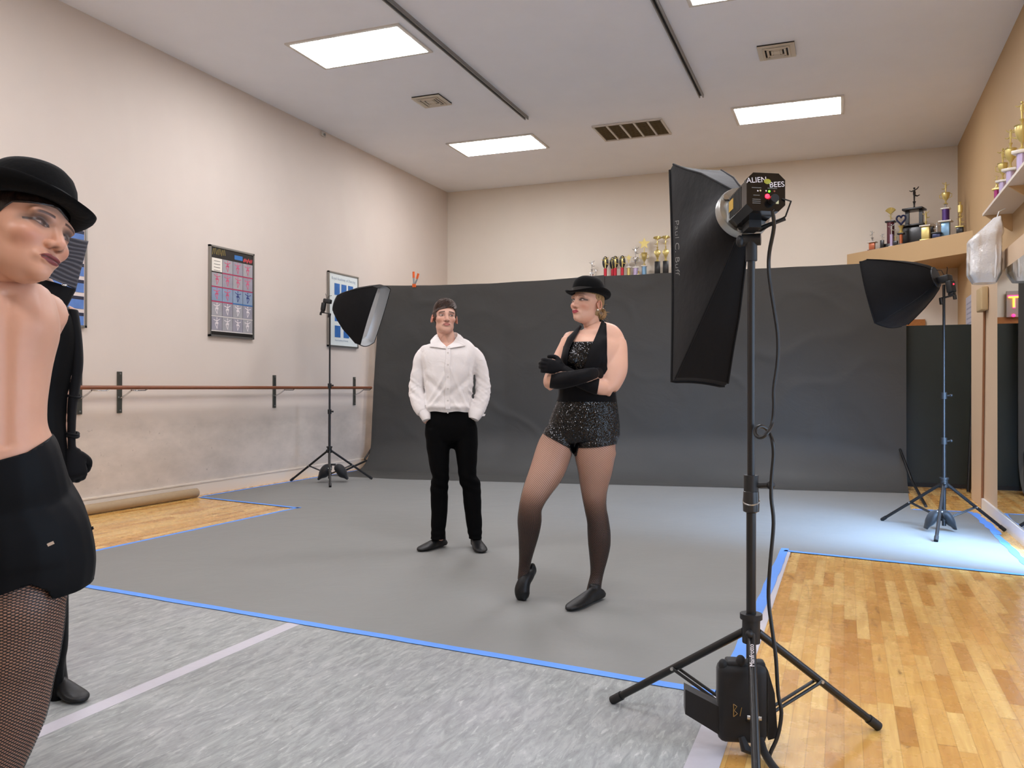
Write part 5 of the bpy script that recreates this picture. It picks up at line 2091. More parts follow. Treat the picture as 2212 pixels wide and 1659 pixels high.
hand(b, P(920, 899, -.05), (0.50, 0.42, -0.85), (0.5, 0.8, 0.3), 0.95, 0.25, -1)
hand(b, P(1021, 899, -.05), (-0.50, 0.42, -0.85), (-0.5, 0.8, 0.3), 0.95, 0.25, 1)
loft(b, fg.rows([(722, 951, 978, .015, .05), (748, 945, 988, .02, .06)]))
BV, BF = remesh(b, 0.0065, 4)
ho = dict(skin=SK, brow='3b2519', lip='b2605c', blush='c9795f', neck=.056, jaw=1.06, browz=.0235, browtilt=-.22, browh=.0042, open=.75, gaze=(.0035, -.001), n0=(0, .028, -.06), n1=(0, .032, -.19), lipw=.85)
HM = head_at(fg, 964.5, 681, -.08, yaw=0.16, pitch=0.12, roll=0.03, s=1.03) @ Matrix.Diagonal((1.06, 1, 1, 1))
HV, HF = make_head(neck_to(ho, HM, P(967, 745, .02)))
eb = MB()
ear(eb, 1, 1.0)
ear(eb, -1, 1.0)
EV = xf(HM, np.array(eb.v))
assemble('body', man, [(BV, BF, SKL), (xf(HM, HV), HF, face_colors(HV, ho)), (EV, eb.f, np.array(lin('cd8a74')))], SKIN)
# hair: short sides, swept fringe
x, y, z = HV.T
hl = .052 + .010 * np.sin(x * 30) - .004 * (x > .02)
# temple line runs down in front of the ear, then round behind it to the nape
fh = z - np.where(y < -.02, hl - .9 * np.maximum(0, np.abs(x) - .046), .02)
sideb = np.minimum(y + .042 - .25 * np.abs(z), z + .022)
behind = np.minimum(y - .022, z + .062)
fh = np.maximum(fh, np.where(np.abs(x) > .04, np.maximum(sideb, behind), behind))
fh = np.minimum(fh, z + .075)
offh = .006 + .020 * sstep(z, .045, .095) * sstep(-y, -.06, .03)
HAIRB = m_hair('brown_hair', '1f130c', '4a3020')
man_hair = hair_cap('hair', man, HV, HF, HM, fh, offh, HAIRB, 0.0015)
from mathutils.kdtree import KDTree
kd = KDTree(len(HV))
UD = HV / np.linalg.norm(HV, axis=1, keepdims=True)
for i_, u_ in enumerate(UD):
    kd.insert(u_, i_)
kd.balance()
stm = MB()
for k in range(230):
    az = random.uniform(-1.15, 1.0)
    e0 = random.uniform(.62, 1.15)
    sw = random.uniform(.5, 1.1)
    pts_ = []
    for j in range(8):
        q = j / 7
        a_ = az + sw * q * 1.1
        e_ = e0 + .42 * q - .12 * q * q
        u_ = Vector((math.sin(a_) * math.cos(e_), -math.cos(a_) * math.cos(e_), math.sin(e_)))
        _, ii, _ = kd.find(u_)
        rr_ = np.linalg.norm(HV[ii]) + float(offh[ii]) + .0015 + .004 * math.sin(q * PI) * random.uniform(.4, 1)
        pts_.append(HM @ (u_ * rr_))
    stm.path(pts_, [.0022, .0027, .0028, .0028, .0027, .0025, .002, .001], 5)
stm.build('fringe', HAIRB, man_hair)
# shirt
s_ = MB()
loft(s_, fg.rows([(733, 952, 982, .03, .045), (738, 938, 998, .025, .066), (745, 920, 1018, .018, .084), (754, 908, 1030, .012, .096), (772, 908, 1028, .0, .114), (800, 914, 1024, -.005, .122), (845, 919, 1021, -.005, .118), (875, 921, 1018, -.005, .115), (890, 924, 1015, -.005, .108), (898, 926, 1013, -.003, .10)]), e=2.4)
SL = [(761, 904, 932, .012, .046), (775, 894, 921, .015, .052), (810, 888, 916, .02, .048), (842, 882, 915, .025, .055), (860, 886, 918, .005, .054), (880, 893, 923, -.02, .046), (890, 899, 928, -.035, .042)]
SR = [(761, 1004, 1035, .012, .046), (777, 1017, 1048, .015, .052), (810, 1026, 1056, .02, .048), (842, 1028, 1060, .025, .055), (862, 1024, 1056, .005, .054), (880, 1016, 1050, -.02, .046), (890, 1012, 1044, -.035, .042)]
loft(s_, fg.rows(SL))
loft(s_, fg.rows(SR))
SV, SF = remesh(s_, 0.0075, 3)
SN = normals(SV, SF)


def folds(v):
    x, y, z = v
    a = noise.noise(Vector((x * 9 + z * 7, y * 4, z * 10 - x * 5))) * .005
    sl = 1.0 if abs(x + .03) > .155 else 0.0
    if sl:
        el_ = math.exp(-((z - 1.15) / .10) ** 2)
        rg = abs(noise.noise(Vector((x * 7 + z * 3, y * 6, z * 22 + x * 16))))
        a += (.008 * (.28 - rg)) * (0.5 + 1.6 * el_)
        rg = abs(noise.noise(Vector((x * 11 - 3, y * 9, z * 34 - x * 22))))
        a += (.006 * (.25 - rg)) * el_
    else:
        rg = abs(noise.noise(Vector((x * 13 + 5, y * 2, z * 5 + x * 4))))
        a += .004 * (.25 - rg)
    # pulls running from the placket to the waist
    if not sl and y < 0:
        xx = abs(x + .028)
        t_ = (z - 1.02) - ((0.34 if x > -.028 else .27) - xx * (2.4 if x > -.028 else 1.7))
        a += .008 * math.exp(-(t_ / .028) ** 2) * min(1, xx / .03)
        t2 = (z - 1.02) - ((0.17 if x < -.028 else .11) - xx * 1.3)
        a += .007 * math.exp(-(t2 / .02) ** 2) * min(1, xx / .02)
        a -= .010 * math.exp(-(((z - 1.10) - xx * .9) / .03) ** 2)
        a += .012 * math.exp(-((z - 1.035) / .02) ** 2)
    return a


dsp = np.array([folds(v) for v in SV])
SV = SV + SN * dsp[:, None]
fz = SV[:, 2] - P(970, 889)[2] - 0.004 * np.sin(SV[:, 0] * 40)
neck_c = np.array(P(966, 728, .02))
nl = lambda yy: P(0, 733)[2] - .052 * sstep(-yy, -.05, .085)
fneck = nl(SV[:, 1]) + 2.2 * np.maximum(0, np.abs(SV[:, 0] - neck_c[0]) - .052) - SV[:, 2]
V_, F_ = shell(SV, SF, np.minimum(fz + 10 * (np.abs(SV[:, 0] + .028) > .165), fneck), 0.0, 0.004)
shirt = skin_obj('shirt', V_, F_, SHIRT, man)
# placket, buttons, collar, cuffs
FRONTY = lambda zz: float(SV[(np.abs(SV[:, 2] - zz) < .012) & (np.abs(SV[:, 0] - P(967, 800)[0]) < .02)][:, 1].min())
px_ = P(967, 800)[0]
pv, pf = [], []
NP = 40
for k in range(NP + 1):
    zz = P(0, 749)[2] + (P(0, 887)[2] - P(0, 749)[2]) * k / NP
    yy = FRONTY(zz) - .0035
    xx = px_ + .004 * math.sin(k * .35)
    for dx, dy in ((-.0175, .006), (-.0165, -.001), (.0165, -.001), (.0175, .006)):
        pv.append((xx + dx, yy + dy, zz))
for k in range(NP):
    for j in range(3):
        pf.append((k * 4 + j, k * 4 + j + 1, k * 4 + j + 5, k * 4 + j + 4))
MB().add(pv, pf).build('placket', SHIRT, shirt, angle=30)
for k in range(6):
    zz = P(0, 762)[2] - k * .085
    MB().lathe([(.001, -.001), (.0062, -.001), (.006, .0015), (.001, .0012)], (px_ + .002, FRONTY(zz) - .0055, zz), 12, Matrix.Rotation(PI / 2, 3, 'X')).build('button', mat('pearl_button', 'd5d0cb', 0.25), shirt)
cb = MB()


def on_shirt(v, lift):
    dd = (SV[:, 0] - v.x) ** 2 + (SV[:, 2] - v.z) ** 2
    i = np.where(dd < .016 ** 2)[0]
    if v.y < .03 and len(i):
        v.y = min(v.y, float(SV[i, 1].min()) - lift)
    return v


for I_, O_ in (([(966, 717, .088), (948, 719, .05), (945.5, 724, .0), (948, 730, -.03), (952, 737, -.055), (956, 741, -.065), (964.5, 749, -.088)], [(966, 731, .105), (938, 731, .075), (930, 735, .0), (930, 742, -.03), (928.5, 749, -.05), (933, 749.5, -.06), (962.5, 753, -.092)]),
               ([(966, 717, .088), (985, 718, .05), (988, 723, .0), (986, 728, -.03), (981, 736, -.055), (976, 741, -.065), (964.5, 749, -.088)], [(966, 731, .105), (994, 729, .075), (1001, 732, .0), (1002, 740, -.03), (1004.5, 746.5, -.05), (1000, 747.5, -.06), (966.5, 753, -.092)])):
    ii = smooth_path([Vector(P(*q)) for q in I_], 8)
    oo = smooth_path([Vector(P(*q)) for q in O_], 8)
    oo = [on_shirt(v, .006) for v in oo]
    n_ = len(ii)
    mid = [(a + b2) / 2 + Vector((0, -.006, .006)) for a, b2 in zip(ii, oo)]
    mid = [on_shirt(v, .008) for v in mid]
    inn = [Vector((P(966, 0)[0] + (v.x - P(966, 0)[0]) * .93, v.y * .93 + .004, v.z - .034)) for v in ii]
    vs = inn + ii + mid + oo + [v + Vector((0, .003, -.003)) for v in oo]
    fs = [(r * n_ + k, r * n_ + k + 1, (r + 1) * n_ + k + 1, (r + 1) * n_ + k) for r in range(4) for k in range(n_ - 1)]
    cb.add(vs, fs)
cb.build('collar', SHIRT, shirt, angle=50)
for rows_, tp in (([(889, 902, 931, -.034, .042), (899, 908, 932, -.048, .041), (908, 913, 931, -.058, .038)], 0), ([(886, 1010, 1046, -.034, .043), (896, 1009, 1042, -.048, .042), (906, 1011, 1034, -.058, .039)], 1)):
    m = MB()
    loft(m, fg.rows(rows_), n=24, cap=False)
    if tp:
        q = P(1040, 897, -.05)
        m.prism([(-.02, -.012), (.025, -.006), (.03, .008), (-.01, .014)], -.004, .004, Matrix.Translation(q) @ Matrix.Rotation(PI / 2, 4, 'X'))
    m.build('cuff', SHIRT, shirt, angle=60)
# trousers
t_ = MB()
loft(t_, fg.rows([(884, 925, 1016, -.0, .098), (900, 922, 1022, .0, .104), (920, 918, 1029, .0, .108), (942, 919, 1032, .005, .104), (952, 930, 1022, .008, .085), (957, 955, 1000, .008, .05)]), e=2.5)
TL = [(925, 918, 970, .0, .098), (955, 920.5, 972, .0, .096), (980, 924, 971, -.005, .09), (1003, 927.5, 970.5, -.01, .085), (1032, 934, 970.5, -.012, .075), (1052, 930, 968.5, .0, .07), (1105, 931.5, 967.5, .01, .066), (1140, 932, 963, .012, .064), (1164, 931, 963, .01, .064)]
TR = [(925, 980, 1031, .0, .098), (955, 981, 1033, .0, .096), (980, 984, 1032, -.005, .09), (1003, 988, 1030.5, -.005, .085), (1032, 991, 1030.5, -.01, .075), (1052, 998, 1039, .0, .07), (1105, 1004, 1041, .01, .066), (1140, 1009.5, 1042.5, .012, .064), (1166, 1014, 1042, .01, .064)]
loft(t_, fg.rows(TL))
loft(t_, fg.rows(TR))
TV, TF = remesh(t_, 0.0075, 3)
TN = normals(TV, TF)
dsp = np.array([noise.noise(Vector((v[0] * 12, v[1] * 8, v[2] * 13))) * .004 + math.sin(v[2] * 90 + v[0] * 40) * .0025 * math.exp(-((v[2] - .48) / .09) ** 2) + math.sin(v[2] * 120) * .002 * math.exp(-((v[2] - .1) / .06) ** 2) for v in TV])
TV = TV + TN * dsp[:, None]
zb_ = TV[:, 2] - P(950, 1163)[2]
V_, F_ = shell(TV, TF, np.minimum(zb_, P(970, 885)[2] - TV[:, 2]), 0.0, 0.006)
skin_obj('trousers', V_, F_, TROUS, man)
for heel, toe in (((960, 1174, .085), (905, 1189, -.12)), ((1027, 1172, .07), (1042, 1197, -.21))):
    m = MB()
    hh, tt = P(*heel), P(*toe)
    foot_shoe(m, (hh[0], hh[1], 0.0065), (tt[0], tt[1], 0.0065), .052, .125)
    ank = Vector((hh[0], hh[1], 0)) * .85 + Vector((tt[0], tt[1], 0)) * .15
    loft(m, [(ank.x, ank.y, .05, .042, .05), (ank.x, ank.y + .005, .085, .040, .046), (ank.x, ank.y + .01, .105, .038, .042)])
    v, f = remesh(m, .005, 3)
    skin_obj('shoe', v, f, LEATH, man)

# ------------------------------------------------------------------ the woman with crossed arms
fw = Fig(1262, 4.58)
P = fw.P
wom = fw.root('person in a black sequined costume and bowler hat, standing with crossed gloved arms')
SK = 'd6a890'
SKL = np.array(lin(SK))
torso = [(704, 1264, 1296, .025, .045), (709, 1246, 1318, .022, .055), (716, 1229, 1338, .02, .066), (725, 1219, 1348, .015, .076), (740, 1214, 1350, .01, .09), (762, 1213, 1339, -.015, .106), (790, 1212, 1329, -.02, .108), (830, 1210, 1326, -.005, .092), (856, 1209, 1328, .0, .088), (880, 1202, 1333, .0, .098), (910, 1191, 1337, .005, .112), (938, 1184, 1337, .01, .118), (957, 1190, 1334, .01, .10), (966, 1215, 1310, .0, .06)]
lL = [(930, 1184, 1244, .01, .095), (964, 1162, 1239, -.01, .10), (1014, 1145, 1221, -.06, .088), (1051, 1132, 1196, -.10, .074), (1076, 1125, 1180, -.115, .066), (1100, 1120.8, 1170, -.10, .058), (1125, 1118, 1169.5, -.06, .06), (1150, 1119.5, 1165, -.02, .058), (1175, 1120.8, 1158, .015, .05), (1212, 1121.5, 1147.5, .06, .036), (1237, 1120, 1144, .075, .036), (1254, 1118, 1144, .07, .033)]
lR = [(930, 1280, 1337, .01, .095), (965, 1242, 1333, .0, .108), (1014, 1248, 1323.5, .0, .094), (1051, 1254, 1313.6, .0, .076), (1076, 1259, 1310, .0, .068), (1100, 1264, 1310.4, .01, .06), (1125, 1269, 1315, .025, .06), (1150, 1270, 1318.5, .04, .062), (1175, 1271.6, 1318.5, .055, .058), (1200, 1274, 1313.6, .065, .048), (1237, 1276.5, 1303.7, .075, .036), (1261, 1271.5, 1299.5, .07, .038), (1280, 1267, 1299, .06, .045)]
# arms: her left one (right in the photo) goes under, the other one over
aRu = [(737, 1318, 1352, .012, .052), (750, 1314, 1355, .0, .056), (770, 1306, 1356, -.025, .058), (800, 1296, 1355, -.06, .056), (830, 1294, 1341, -.08, .048), (841, 1297, 1329, -.09, .044), (846, 1300, 1327, -.09, .038)]
aLu = [(735, 1212, 1240, .0, .048), (748, 1207, 1236, -.01, .052), (770, 1196, 1228, -.03, .048), (800, 1183, 1216, -.06, .046), (822, 1173, 1207, -.085, .042), (834, 1175, 1202, -.10, .036)]


def arm_to(mb, pts, n=18):
    rows = [(*P(px, py, y), fw.w(r, y), fw.w(r, y) * .9) for px, py, y, r in pts]
    loft(mb, rows, n=n, ref=(0, 0, 1))


foreL = [(1191, 820, -.11, 18), (1210, 822, -.155, 17.5), (1240, 817, -.20, 16), (1268, 810, -.19, 13.5), (1285, 806, -.15, 11)]
foreR = [(1309, 838, -.09, 16.5), (1290, 835, -.135, 17), (1262, 826, -.145, 15), (1232, 810, -.15, 12.5), (1218, 799, -.145, 10.5)]
body = MB()
tm = MB()
loft(tm, fw.rows(torso), e=2.25)
# bust
for cx_, cy_ in ((1240, 775), (1292, 778)):
    c_ = P(cx_, cy_, -.075)
    tm.ball(c_, (.062, .055, .06), 20, 14)
lm = MB()
loft(lm, fw.rows(lL))
loft(lm, fw.rows(lR))
am = MB()
loft(am, fw.rows(aRu))
loft(am, fw.rows(aLu))
arm_to(am, foreL)
arm_to(am, foreR)
hand(am, P(1217, 797, -.145), (-0.8, -0.22, 0.16), (0.1, 1, -0.1), 0.92, 0.55, -1, 0.2)
hand(am, P(1287, 806, -.145), (0.55, 0.8, 0.05), (-.8, .5, 0), 0.86, 0.45, -1)
fm = MB()
# feet inside the shoes
foot_shoe(fm, (*P(1298, 1292, .10)[:2], .01), (*P(1228, 1322, -.19)[:2], .01), .036, .10)
tq = P(1131, 1296, .05)
for m in (tm, lm, am, fm):
    body.add(m.v, m.f)
BV, BF = remesh(body, 0.0062, 4)
ho = dict(skin=SK, brow='5a3d2a', lip='a81f3a', blush='c9705c', neck=.047, jaw=.86, chinz=.005, browz=.021, browtilt=-.05, browh=.0026, open=1.0, shadow='3a2420', lash=True, gaze=(-.004, 0), iris='3a3a3a', mouth='5a1020', n0=(0, .034, -.06), n1=(0.005, .052, -.2))
HMw = head_at(fw, 1247, 648, -.055, yaw=-0.70, pitch=0.17, roll=0.0, s=.98) @ Matrix.Diagonal((.95, 1, 1, 1))
HVw, HFw = make_head(neck_to(ho, HMw, P(1281, 712, .025)))
eb = MB()
ear(eb, 1, .92)
ear(eb, -1, .92)
assemble('body', wom, [(BV, BF, SKL), (xf(HMw, HVw), HFw, face_colors(HVw, ho)), (xf(HMw, np.array(eb.v)), eb.f, np.array(lin('cf9078')))], SKIN)
# costume
TV, TF = remesh(tm, 0.0062, 4)
X, Y, Z = TV.T
pz_ = lambda *pts: [(P(a, b_)[0], P(a, b_)[2]) for a, b_ in pts]
front = -(Y - .02)
# legs' share of the shorts is cut from a mesh that joins hips and thighs
sm = MB()
loft(sm, fw.rows(torso), e=2.25)
sm.add(lm.v, lm.f)
HVs, HFs = remesh(sm, 0.0062, 4)
hx, hy, hz = HVs.T
poly = pz_((1150, 860), (1400, 860), (1400, 952), (1333, 957), (1290, 963), (1250, 966), (1246, 984), (1238, 984), (1230, 966), (1205, 952), (1172, 935), (1150, 930))
fs_ = poly_sdf(hx, hz, poly)
V_, F_ = shell(HVs, HFs, fs_, .007, .006)
skin_obj('shorts', V_, F_, SEQ, wom)
body_poly = pz_((1190, 742), (1232, 741), (1280, 741), (1304, 738), (1304, 800), (1304, 840), (1360, 850), (1360, 872), (1180, 872), (1180, 760))
fb_ = poly_sdf(X, Z, body_poly)
V_, F_ = shell(TV, TF, fb_, .0045, .004)
top = skin_obj('top', V_, F_, SEQ, wom)
# plain vest sides below the arms, over the sequins
vest = pz_((1213, 750), (1228, 750), (1227, 800), (1226, 868), (1180, 868), (1180, 750))
vest2 = pz_((1290, 745), (1304, 712), (1309, 716), (1309, 752), (1308, 790), (1312, 825), (1360, 850), (1360, 868), (1258, 868), (1258, 805), (1268, 790))
fv = np.maximum(poly_sdf(X, Z, vest), poly_sdf(X, Z, vest2))
fv = np.maximum(fv, np.minimum(poly_sdf(X, Z, pz_((1180, 803), (1300, 803), (1312, 825), (1360, 850), (1360, 868), (1180, 868))), 1))
fv = np.where(Y > .03, np.maximum(fv, poly_sdf(X, Z, pz_((1180, 770), (1360, 770), (1360, 868), (1180, 868)))), fv)
V_, F_ = shell(TV, TF, fv, .0095, .005)
skin_obj('vest', V_, F_, VELVET, wom)


NECKV = xf(HMw, HVw[HVw[:, 2] < -.10])


def ribbon(pl, pr, lift, thick, nm, parent, m):
    """lapel band laid on the chest between two edge lines (photo points)"""
    K = 36

    def along(L, q):
        t = q * (len(L) - 1)
        i = min(int(t), len(L) - 2)
        f_ = t - i
        return tuple(L[i][k] + (L[i + 1][k] - L[i][k]) * f_ for k in range(2))
    A = [along(pl, k / K) for k in range(K + 1)]
    B_ = [along(pr, k / K) for k in range(K + 1)]
    vs, fs = [], []
    S_ = 7

    CH = np.vstack((TV, NECKV))

    def surf(x, z):
        dd = (CH[:, 0] - x) ** 2 + (CH[:, 2] - z) ** 2
        i = np.where(dd < .012 ** 2)[0]
        if len(i) == 0:
            i = np.argsort(dd)[:4]
        return float(CH[i, 1].min())
    for k in range(K + 1):
        for j in range(S_ + 1):
            u = j / S_
            ax, az = P(*A[k])[0], P(*A[k])[2]
            bx, bz = P(*B_[k])[0], P(*B_[k])[2]
            x_, z_ = ax + (bx - ax) * u, az + (bz - az) * u
            y_ = surf(x_, z_) - lift - .006 * math.sin(PI * u)
            vs.append((x_, y_, z_))
    nrow = S_ + 1
    o = len(vs)
    vs += [(a, b2 + thick, c) for a, b2, c in vs]
    for k in range(K):
        for j in range(S_):
            q = (k * nrow + j, k * nrow + j + 1, (k + 1) * nrow + j + 1, (k + 1) * nrow + j)
            fs += [q, tuple(i + o for i in q[::-1])]
        for j in (0, S_):
            a, b2 = k * nrow + j, (k + 1) * nrow + j
            fs.append((a, b2, b2 + o, a + o))
    vs2 = np.array(vs)
    for _ in range(3):
        G = vs2[:o].reshape(K + 1, nrow, 3)
        G[1:-1, :, 1] = (G[:-2, :, 1] + 2 * G[1:-1, :, 1] + G[2:, :, 1]) / 4
        vs2[:o] = G.reshape(-1, 3)
    vs2[o:] = vs2[:o] + np.array((0, thick, 0))
    return MB().add([tuple(v) for v in vs2], fs).build(nm, m, parent, angle=60)


ribbon([(1252, 703), (1240, 716), (1226, 730), (1217, 752), (1210, 785), (1207, 815)], [(1257, 706), (1248, 722), (1239, 738), (1230, 756), (1224, 790), (1222, 820)], .010, .006, 'lapel', wom, VELVET)
ribbon([(1299, 694), (1291, 716), (1280, 742), (1270, 770), (1262, 795), (1256, 815)], [(1309, 700), (1310, 724), (1309, 748), (1303, 770), (1294, 795), (1284, 815)], .010, .006, 'lapel', wom, VELVET)
nb = MB()
c_ = Vector(P(1279, 702, .03))
nb.path([c_ + Vector((.058 * math.cos(a), .052 * math.sin(a), .012 + .012 * math.sin(a))) for a in [math.radians(q) for q in range(-15, 158, 12)]], .013, 8)
nb.build('neck_strap', VELVET, wom)
# gloves
for pts_, hw, hd, hp, sz, cu, th, sp_, start in ((foreL, P(1287, 806, -.145), (0.55, 0.8, 0.05), (-.8, .5, 0), 0.86, 0.45, -1, 0.0, 1190), (foreR, P(1217, 797, -.145), (-0.8, -0.22, 0.16), (0.1, 1, -0.1), 0.92, 0.55, -1, 0.2, 1294)):
    m = MB()
    ext = [(pts_[0][0] + (-14 if start < 1250 else 10), pts_[0][1] + 1, pts_[0][2] + .03, pts_[0][3])] + list(pts_)
    arm_to(m, ext)
    hand(m, hw, hd, hp, sz, cu, th, sp_)
    GV, GF = remesh(m, 0.0055, 3)
    c0 = P(start, 822, -.12)
    f_ = (GV[:, 0] - c0[0] - .16 * (GV[:, 2] - c0[2])) * (1 if start < 1250 else -1)
    V_, F_ = shell(GV, GF, f_, .0035, .003)
    skin_obj('glove', V_, F_, VELVET, wom)

# tights
NETM = m_net('fishnet_tights', .15)


def tights(LV, LF, legs, parent, name, f, n_around, period, dens, off=.0022):
    """net coordinates follow each leg; dens(z) sets the thread width"""
    global UVPER
    UVPER = float(n_around)
    UV = np.zeros((len(LV), 2))
    best = np.full(len(LV), 9.0)
    for rows in legs:
        R_ = np.array(catmull(rows, 8))
        R_ = R_[np.argsort(R_[:, 2])]
        S_ = np.concatenate(([0], np.cumsum(np.linalg.norm(np.diff(R_[:, :3], axis=0), axis=1))))
        zz = LV[:, 2]
        cx_, cy_, ss = (np.interp(zz, R_[:, 2], k_) for k_ in (R_[:, 0], R_[:, 1], S_))
        d = np.hypot(LV[:, 0] - cx_, LV[:, 1] - cy_)
        m = d < best
        best = np.where(m, d, best)
        ang = np.arctan2(LV[:, 0] - cx_, -(LV[:, 1] - cy_)) / (2 * PI) * n_around
        UV[m, 0] = ang[m]
        UV[m, 1] = (ss / period)[m]
    o_ = np.full(len(LV), off)
    N_ = normals(LV, LF)
    # carry coordinates through the clip by nearest source vertex
    V_, F_ = shell(LV, LF, f, o_, .0005)
    src = nearest(V_, LV)
    col = np.zeros((len(V_), 3))
    col[:, 0] = dens(V_[:, 2])
    return skin_obj(name, V_, F_, NETM, parent, col=col, uv=UV[src])


def nearest(A, B_):
    from mathutils.kdtree import KDTree
    kd = KDTree(len(B_))
    for i, v in enumerate(B_):
        kd.insert(v, i)
    kd.balance()
    return np.array([kd.find(a)[1] for a in A])


LV, LF = remesh(lm, 0.0062, 4)
lz = LV[:, 2]
cr = P(1241, 925)[2]
tights(LV, LF, [fw.rows(lL), fw.rows(lR)], wom, 'tights', cr - lz, 44, .0095, lambda z_: .10 + .17 * (1 - sstep(z_, .40, .66)) + .03 * (1 - sstep(z_, .6, .85)))
# shoes
m = MB()
hh, tt = P(1299, 1291, .10), P(1227, 1322, -.19)
foot_shoe(m, (hh[0], hh[1], .0065), (tt[0], tt[1], .0065), .046, .13)
loft(m, [(*P(1284, 1285, .055)[:2], .05, .036, .042), (*P(1285, 1285, .06)[:2], .092, .033, .038)])
v, f = remesh(m, .0045, 3)
skin_obj('shoe', v, f, LEATH, wom)
m = MB()
rows = [(*P(1152, 1234, .11), .018, .022), (*P(1143, 1244, .085), .030, .036), (*P(1133, 1258, .06), .036, .040), (*P(1128, 1275, .045), .042, .038), (*P(1129, 1288, .035), .040, .034), (*P(1131, 1294, .025), .032, .026)]
loft(m, rows, n=18)
loft(m, [(*P(1150, 1222, .10), .014, .02), (*P(1151, 1234, .115), .022, .022), (*P(1148, 1246, .11), .016, .018)], n=14)
v, f = remesh(m, .0045, 3)
v[:, 2] = np.maximum(v[:, 2], .0066)
skin_obj('shoe', v, f, LEATH, wom)
# hat, hair, bun, ear ring
MH = HMw @ Matrix.Translation((0, .004, .0)) @ Matrix.Rotation(0.06, 4, 'X')
bowler('bowler_hat', wom, MH, WOOLB)
HAIRBL = m_hair('dark_blonde_hair', '6e5030', 'c4a06c')
x, y, z = HVw.T
fh = np.minimum(np.where(y < -.01, z - .045, z - .02 + .8 * (y - .0)), .05)
fh = np.maximum(fh, np.where((y > .025), z + .06 - .0 * y, -1))
fh = np.minimum(fh, z + .062)
hair = hair_cap('hair', wom, HVw, HFw, HMw, fh, .004, HAIRBL, .002)
bn = MB()
for k in range(46):
    a = random.uniform(0, 2 * PI)
    t0 = Vector((.0, .115, -.025))
    pts = []
    r_ = random.uniform(.012, .034)
    tilt_ = random.uniform(-.7, .7)
    for j in range(9):
        aa = a + j * .45
        v_ = Vector((r_ * math.cos(aa), .024 * math.sin(tilt_ + j * .15) * random.uniform(.8, 1.1), r_ * math.sin(aa)))
        pts.append(t0 + v_)
    bn.path([tuple(HMw @ p_) for p_ in pts], .0045, 6)
bn.ball(tuple(HMw @ Vector((0, .112, -.025))), .03, 14, 10)
bn.build('bun', HAIRBL, hair)
wv = MB()
for k in range(26):
    a = random.uniform(-1.0, 1.6)
    p0 = HMw @ Vector((random.uniform(-.02, .02), .12, -.025 + random.uniform(-.03, .03)))
    dr_ = Vector((random.uniform(.2, 1), random.uniform(-.4, .3), math.sin(a) - .35)).normalized()
    L = random.uniform(.03, .07)
    wv.path([p0, p0 + dr_ * L * .5, p0 + dr_ * L + Vector((0, 0, -L * .25))], [.0008, .0006, .0003], 4)
wv.build('loose_strands', HAIRBL, hair)
MB().ball(tuple(HMw @ Vector((.083, .006, -.038))), .0055, 10, 8).build('earring', mat('pearl_earring', 'e4dccd', 0.2), wom)
# ------------------------------------------------------------------ the woman at the left edge, looking over her shoulder
ff = Fig(40, 1.75)
P = ff.P
fwn = ff.root('person in black shorts and bowler hat at left edge, looking over a bare shoulder')
SK = 'cb9a80'
SKL = np.array(lin(SK))
tm = MB()
loft(tm, ff.rows([(560, -30, 58, .04, .055), (590, -62, 66, .05, .075), (620, -108, 96, .06, .10), (660, -128, 118, .05, .118), (710, -132, 129, .03, .128), (760, -128, 121, .02, .124), (820, -120, 111, .01, .115), (880, -116, 104, .0, .108), (930, -122, 108, .0, .112), (990, -140, 135, .01, .13), (1060, -165, 160, .03, .148), (1130, -178, 186, .04, .155), (1200, -180, 195, .04, .15), (1240, -150, 165, .03, .09)]), e=2.2)
nearleg = [(1180, -120, 184, .04, .115), (1240, -112, 164, .02, .108), (1300, -104, 150, -.01, .098), (1355, -98, 144, -.01, .090), (1421, -96, 133, -.01, .084), (1463, -95, 122, -.01, .078), (1532, -94, 108, -.015, .070), (1596, -92, 80, -.02, .062), (1659, -90, 51, -.02, .058), (1720, -92, 40, -.01, .056), (1800, -98, 44, .02, .058), (1880, -96, 36, .03, .052), (1960, -86, 14, .03, .04), (2030, -80, -4, .03, .035)]
farleg = [(1180, -170, 30, .20, .11), (1280, -168, 0, .20, .09), (1420, -160, -10, .20, .08), (1600, -150, -40, .20, .06), (1720, -150, -40, .21, .058), (1850, -148, -38, .22, .05), (1960, -135, -55, .22, .036)]
lm = MB()
loft(lm, ff.rows(nearleg))
lm2 = MB()
loft(lm2, ff.rows(farleg))
am = MB()
# both upper arms go forward, away from the camera and to the left
loft(am, [(*P(92, 664, .10), .052, .055), (*P(60, 730, .18), .046, .05), (*P(20, 800, .24), .040, .044), (*P(-60, 830, .30), .036, .038), (*P(-140, 800, .34), .028, .030)], ref=(0, 0, 1))
loft(am, [(*P(-92, 668, -.0), .055, .055), (*P(-130, 760, .0), .047, .05), (*P(-160, 850, .02), .042, .044), (*P(-200, 830, .12), .036, .038), (*P(-230, 790, .2), .028, .030)], ref=(0, 0, 1))
hand(am, P(-150, 796, .35), (-1, .3, .25), (0, .3, -1), 1.0, .5, 1)
hand(am, P(-236, 784, .21), (-.6, .9, .3), (.3, .3, -1), 1.0, .5, -1)
nk = MB()
loft(nk, [(*P(6, 590, .045), .046, .048), (*P(2, 606, .05), .06, .06), (*P(0, 622, .05), .08, .078)])
bm_ = MB()
for m in (tm, lm, lm2, am, nk):
    bm_.add(m.v, m.f)
BV, BF = remesh(bm_, 0.0065, 6)
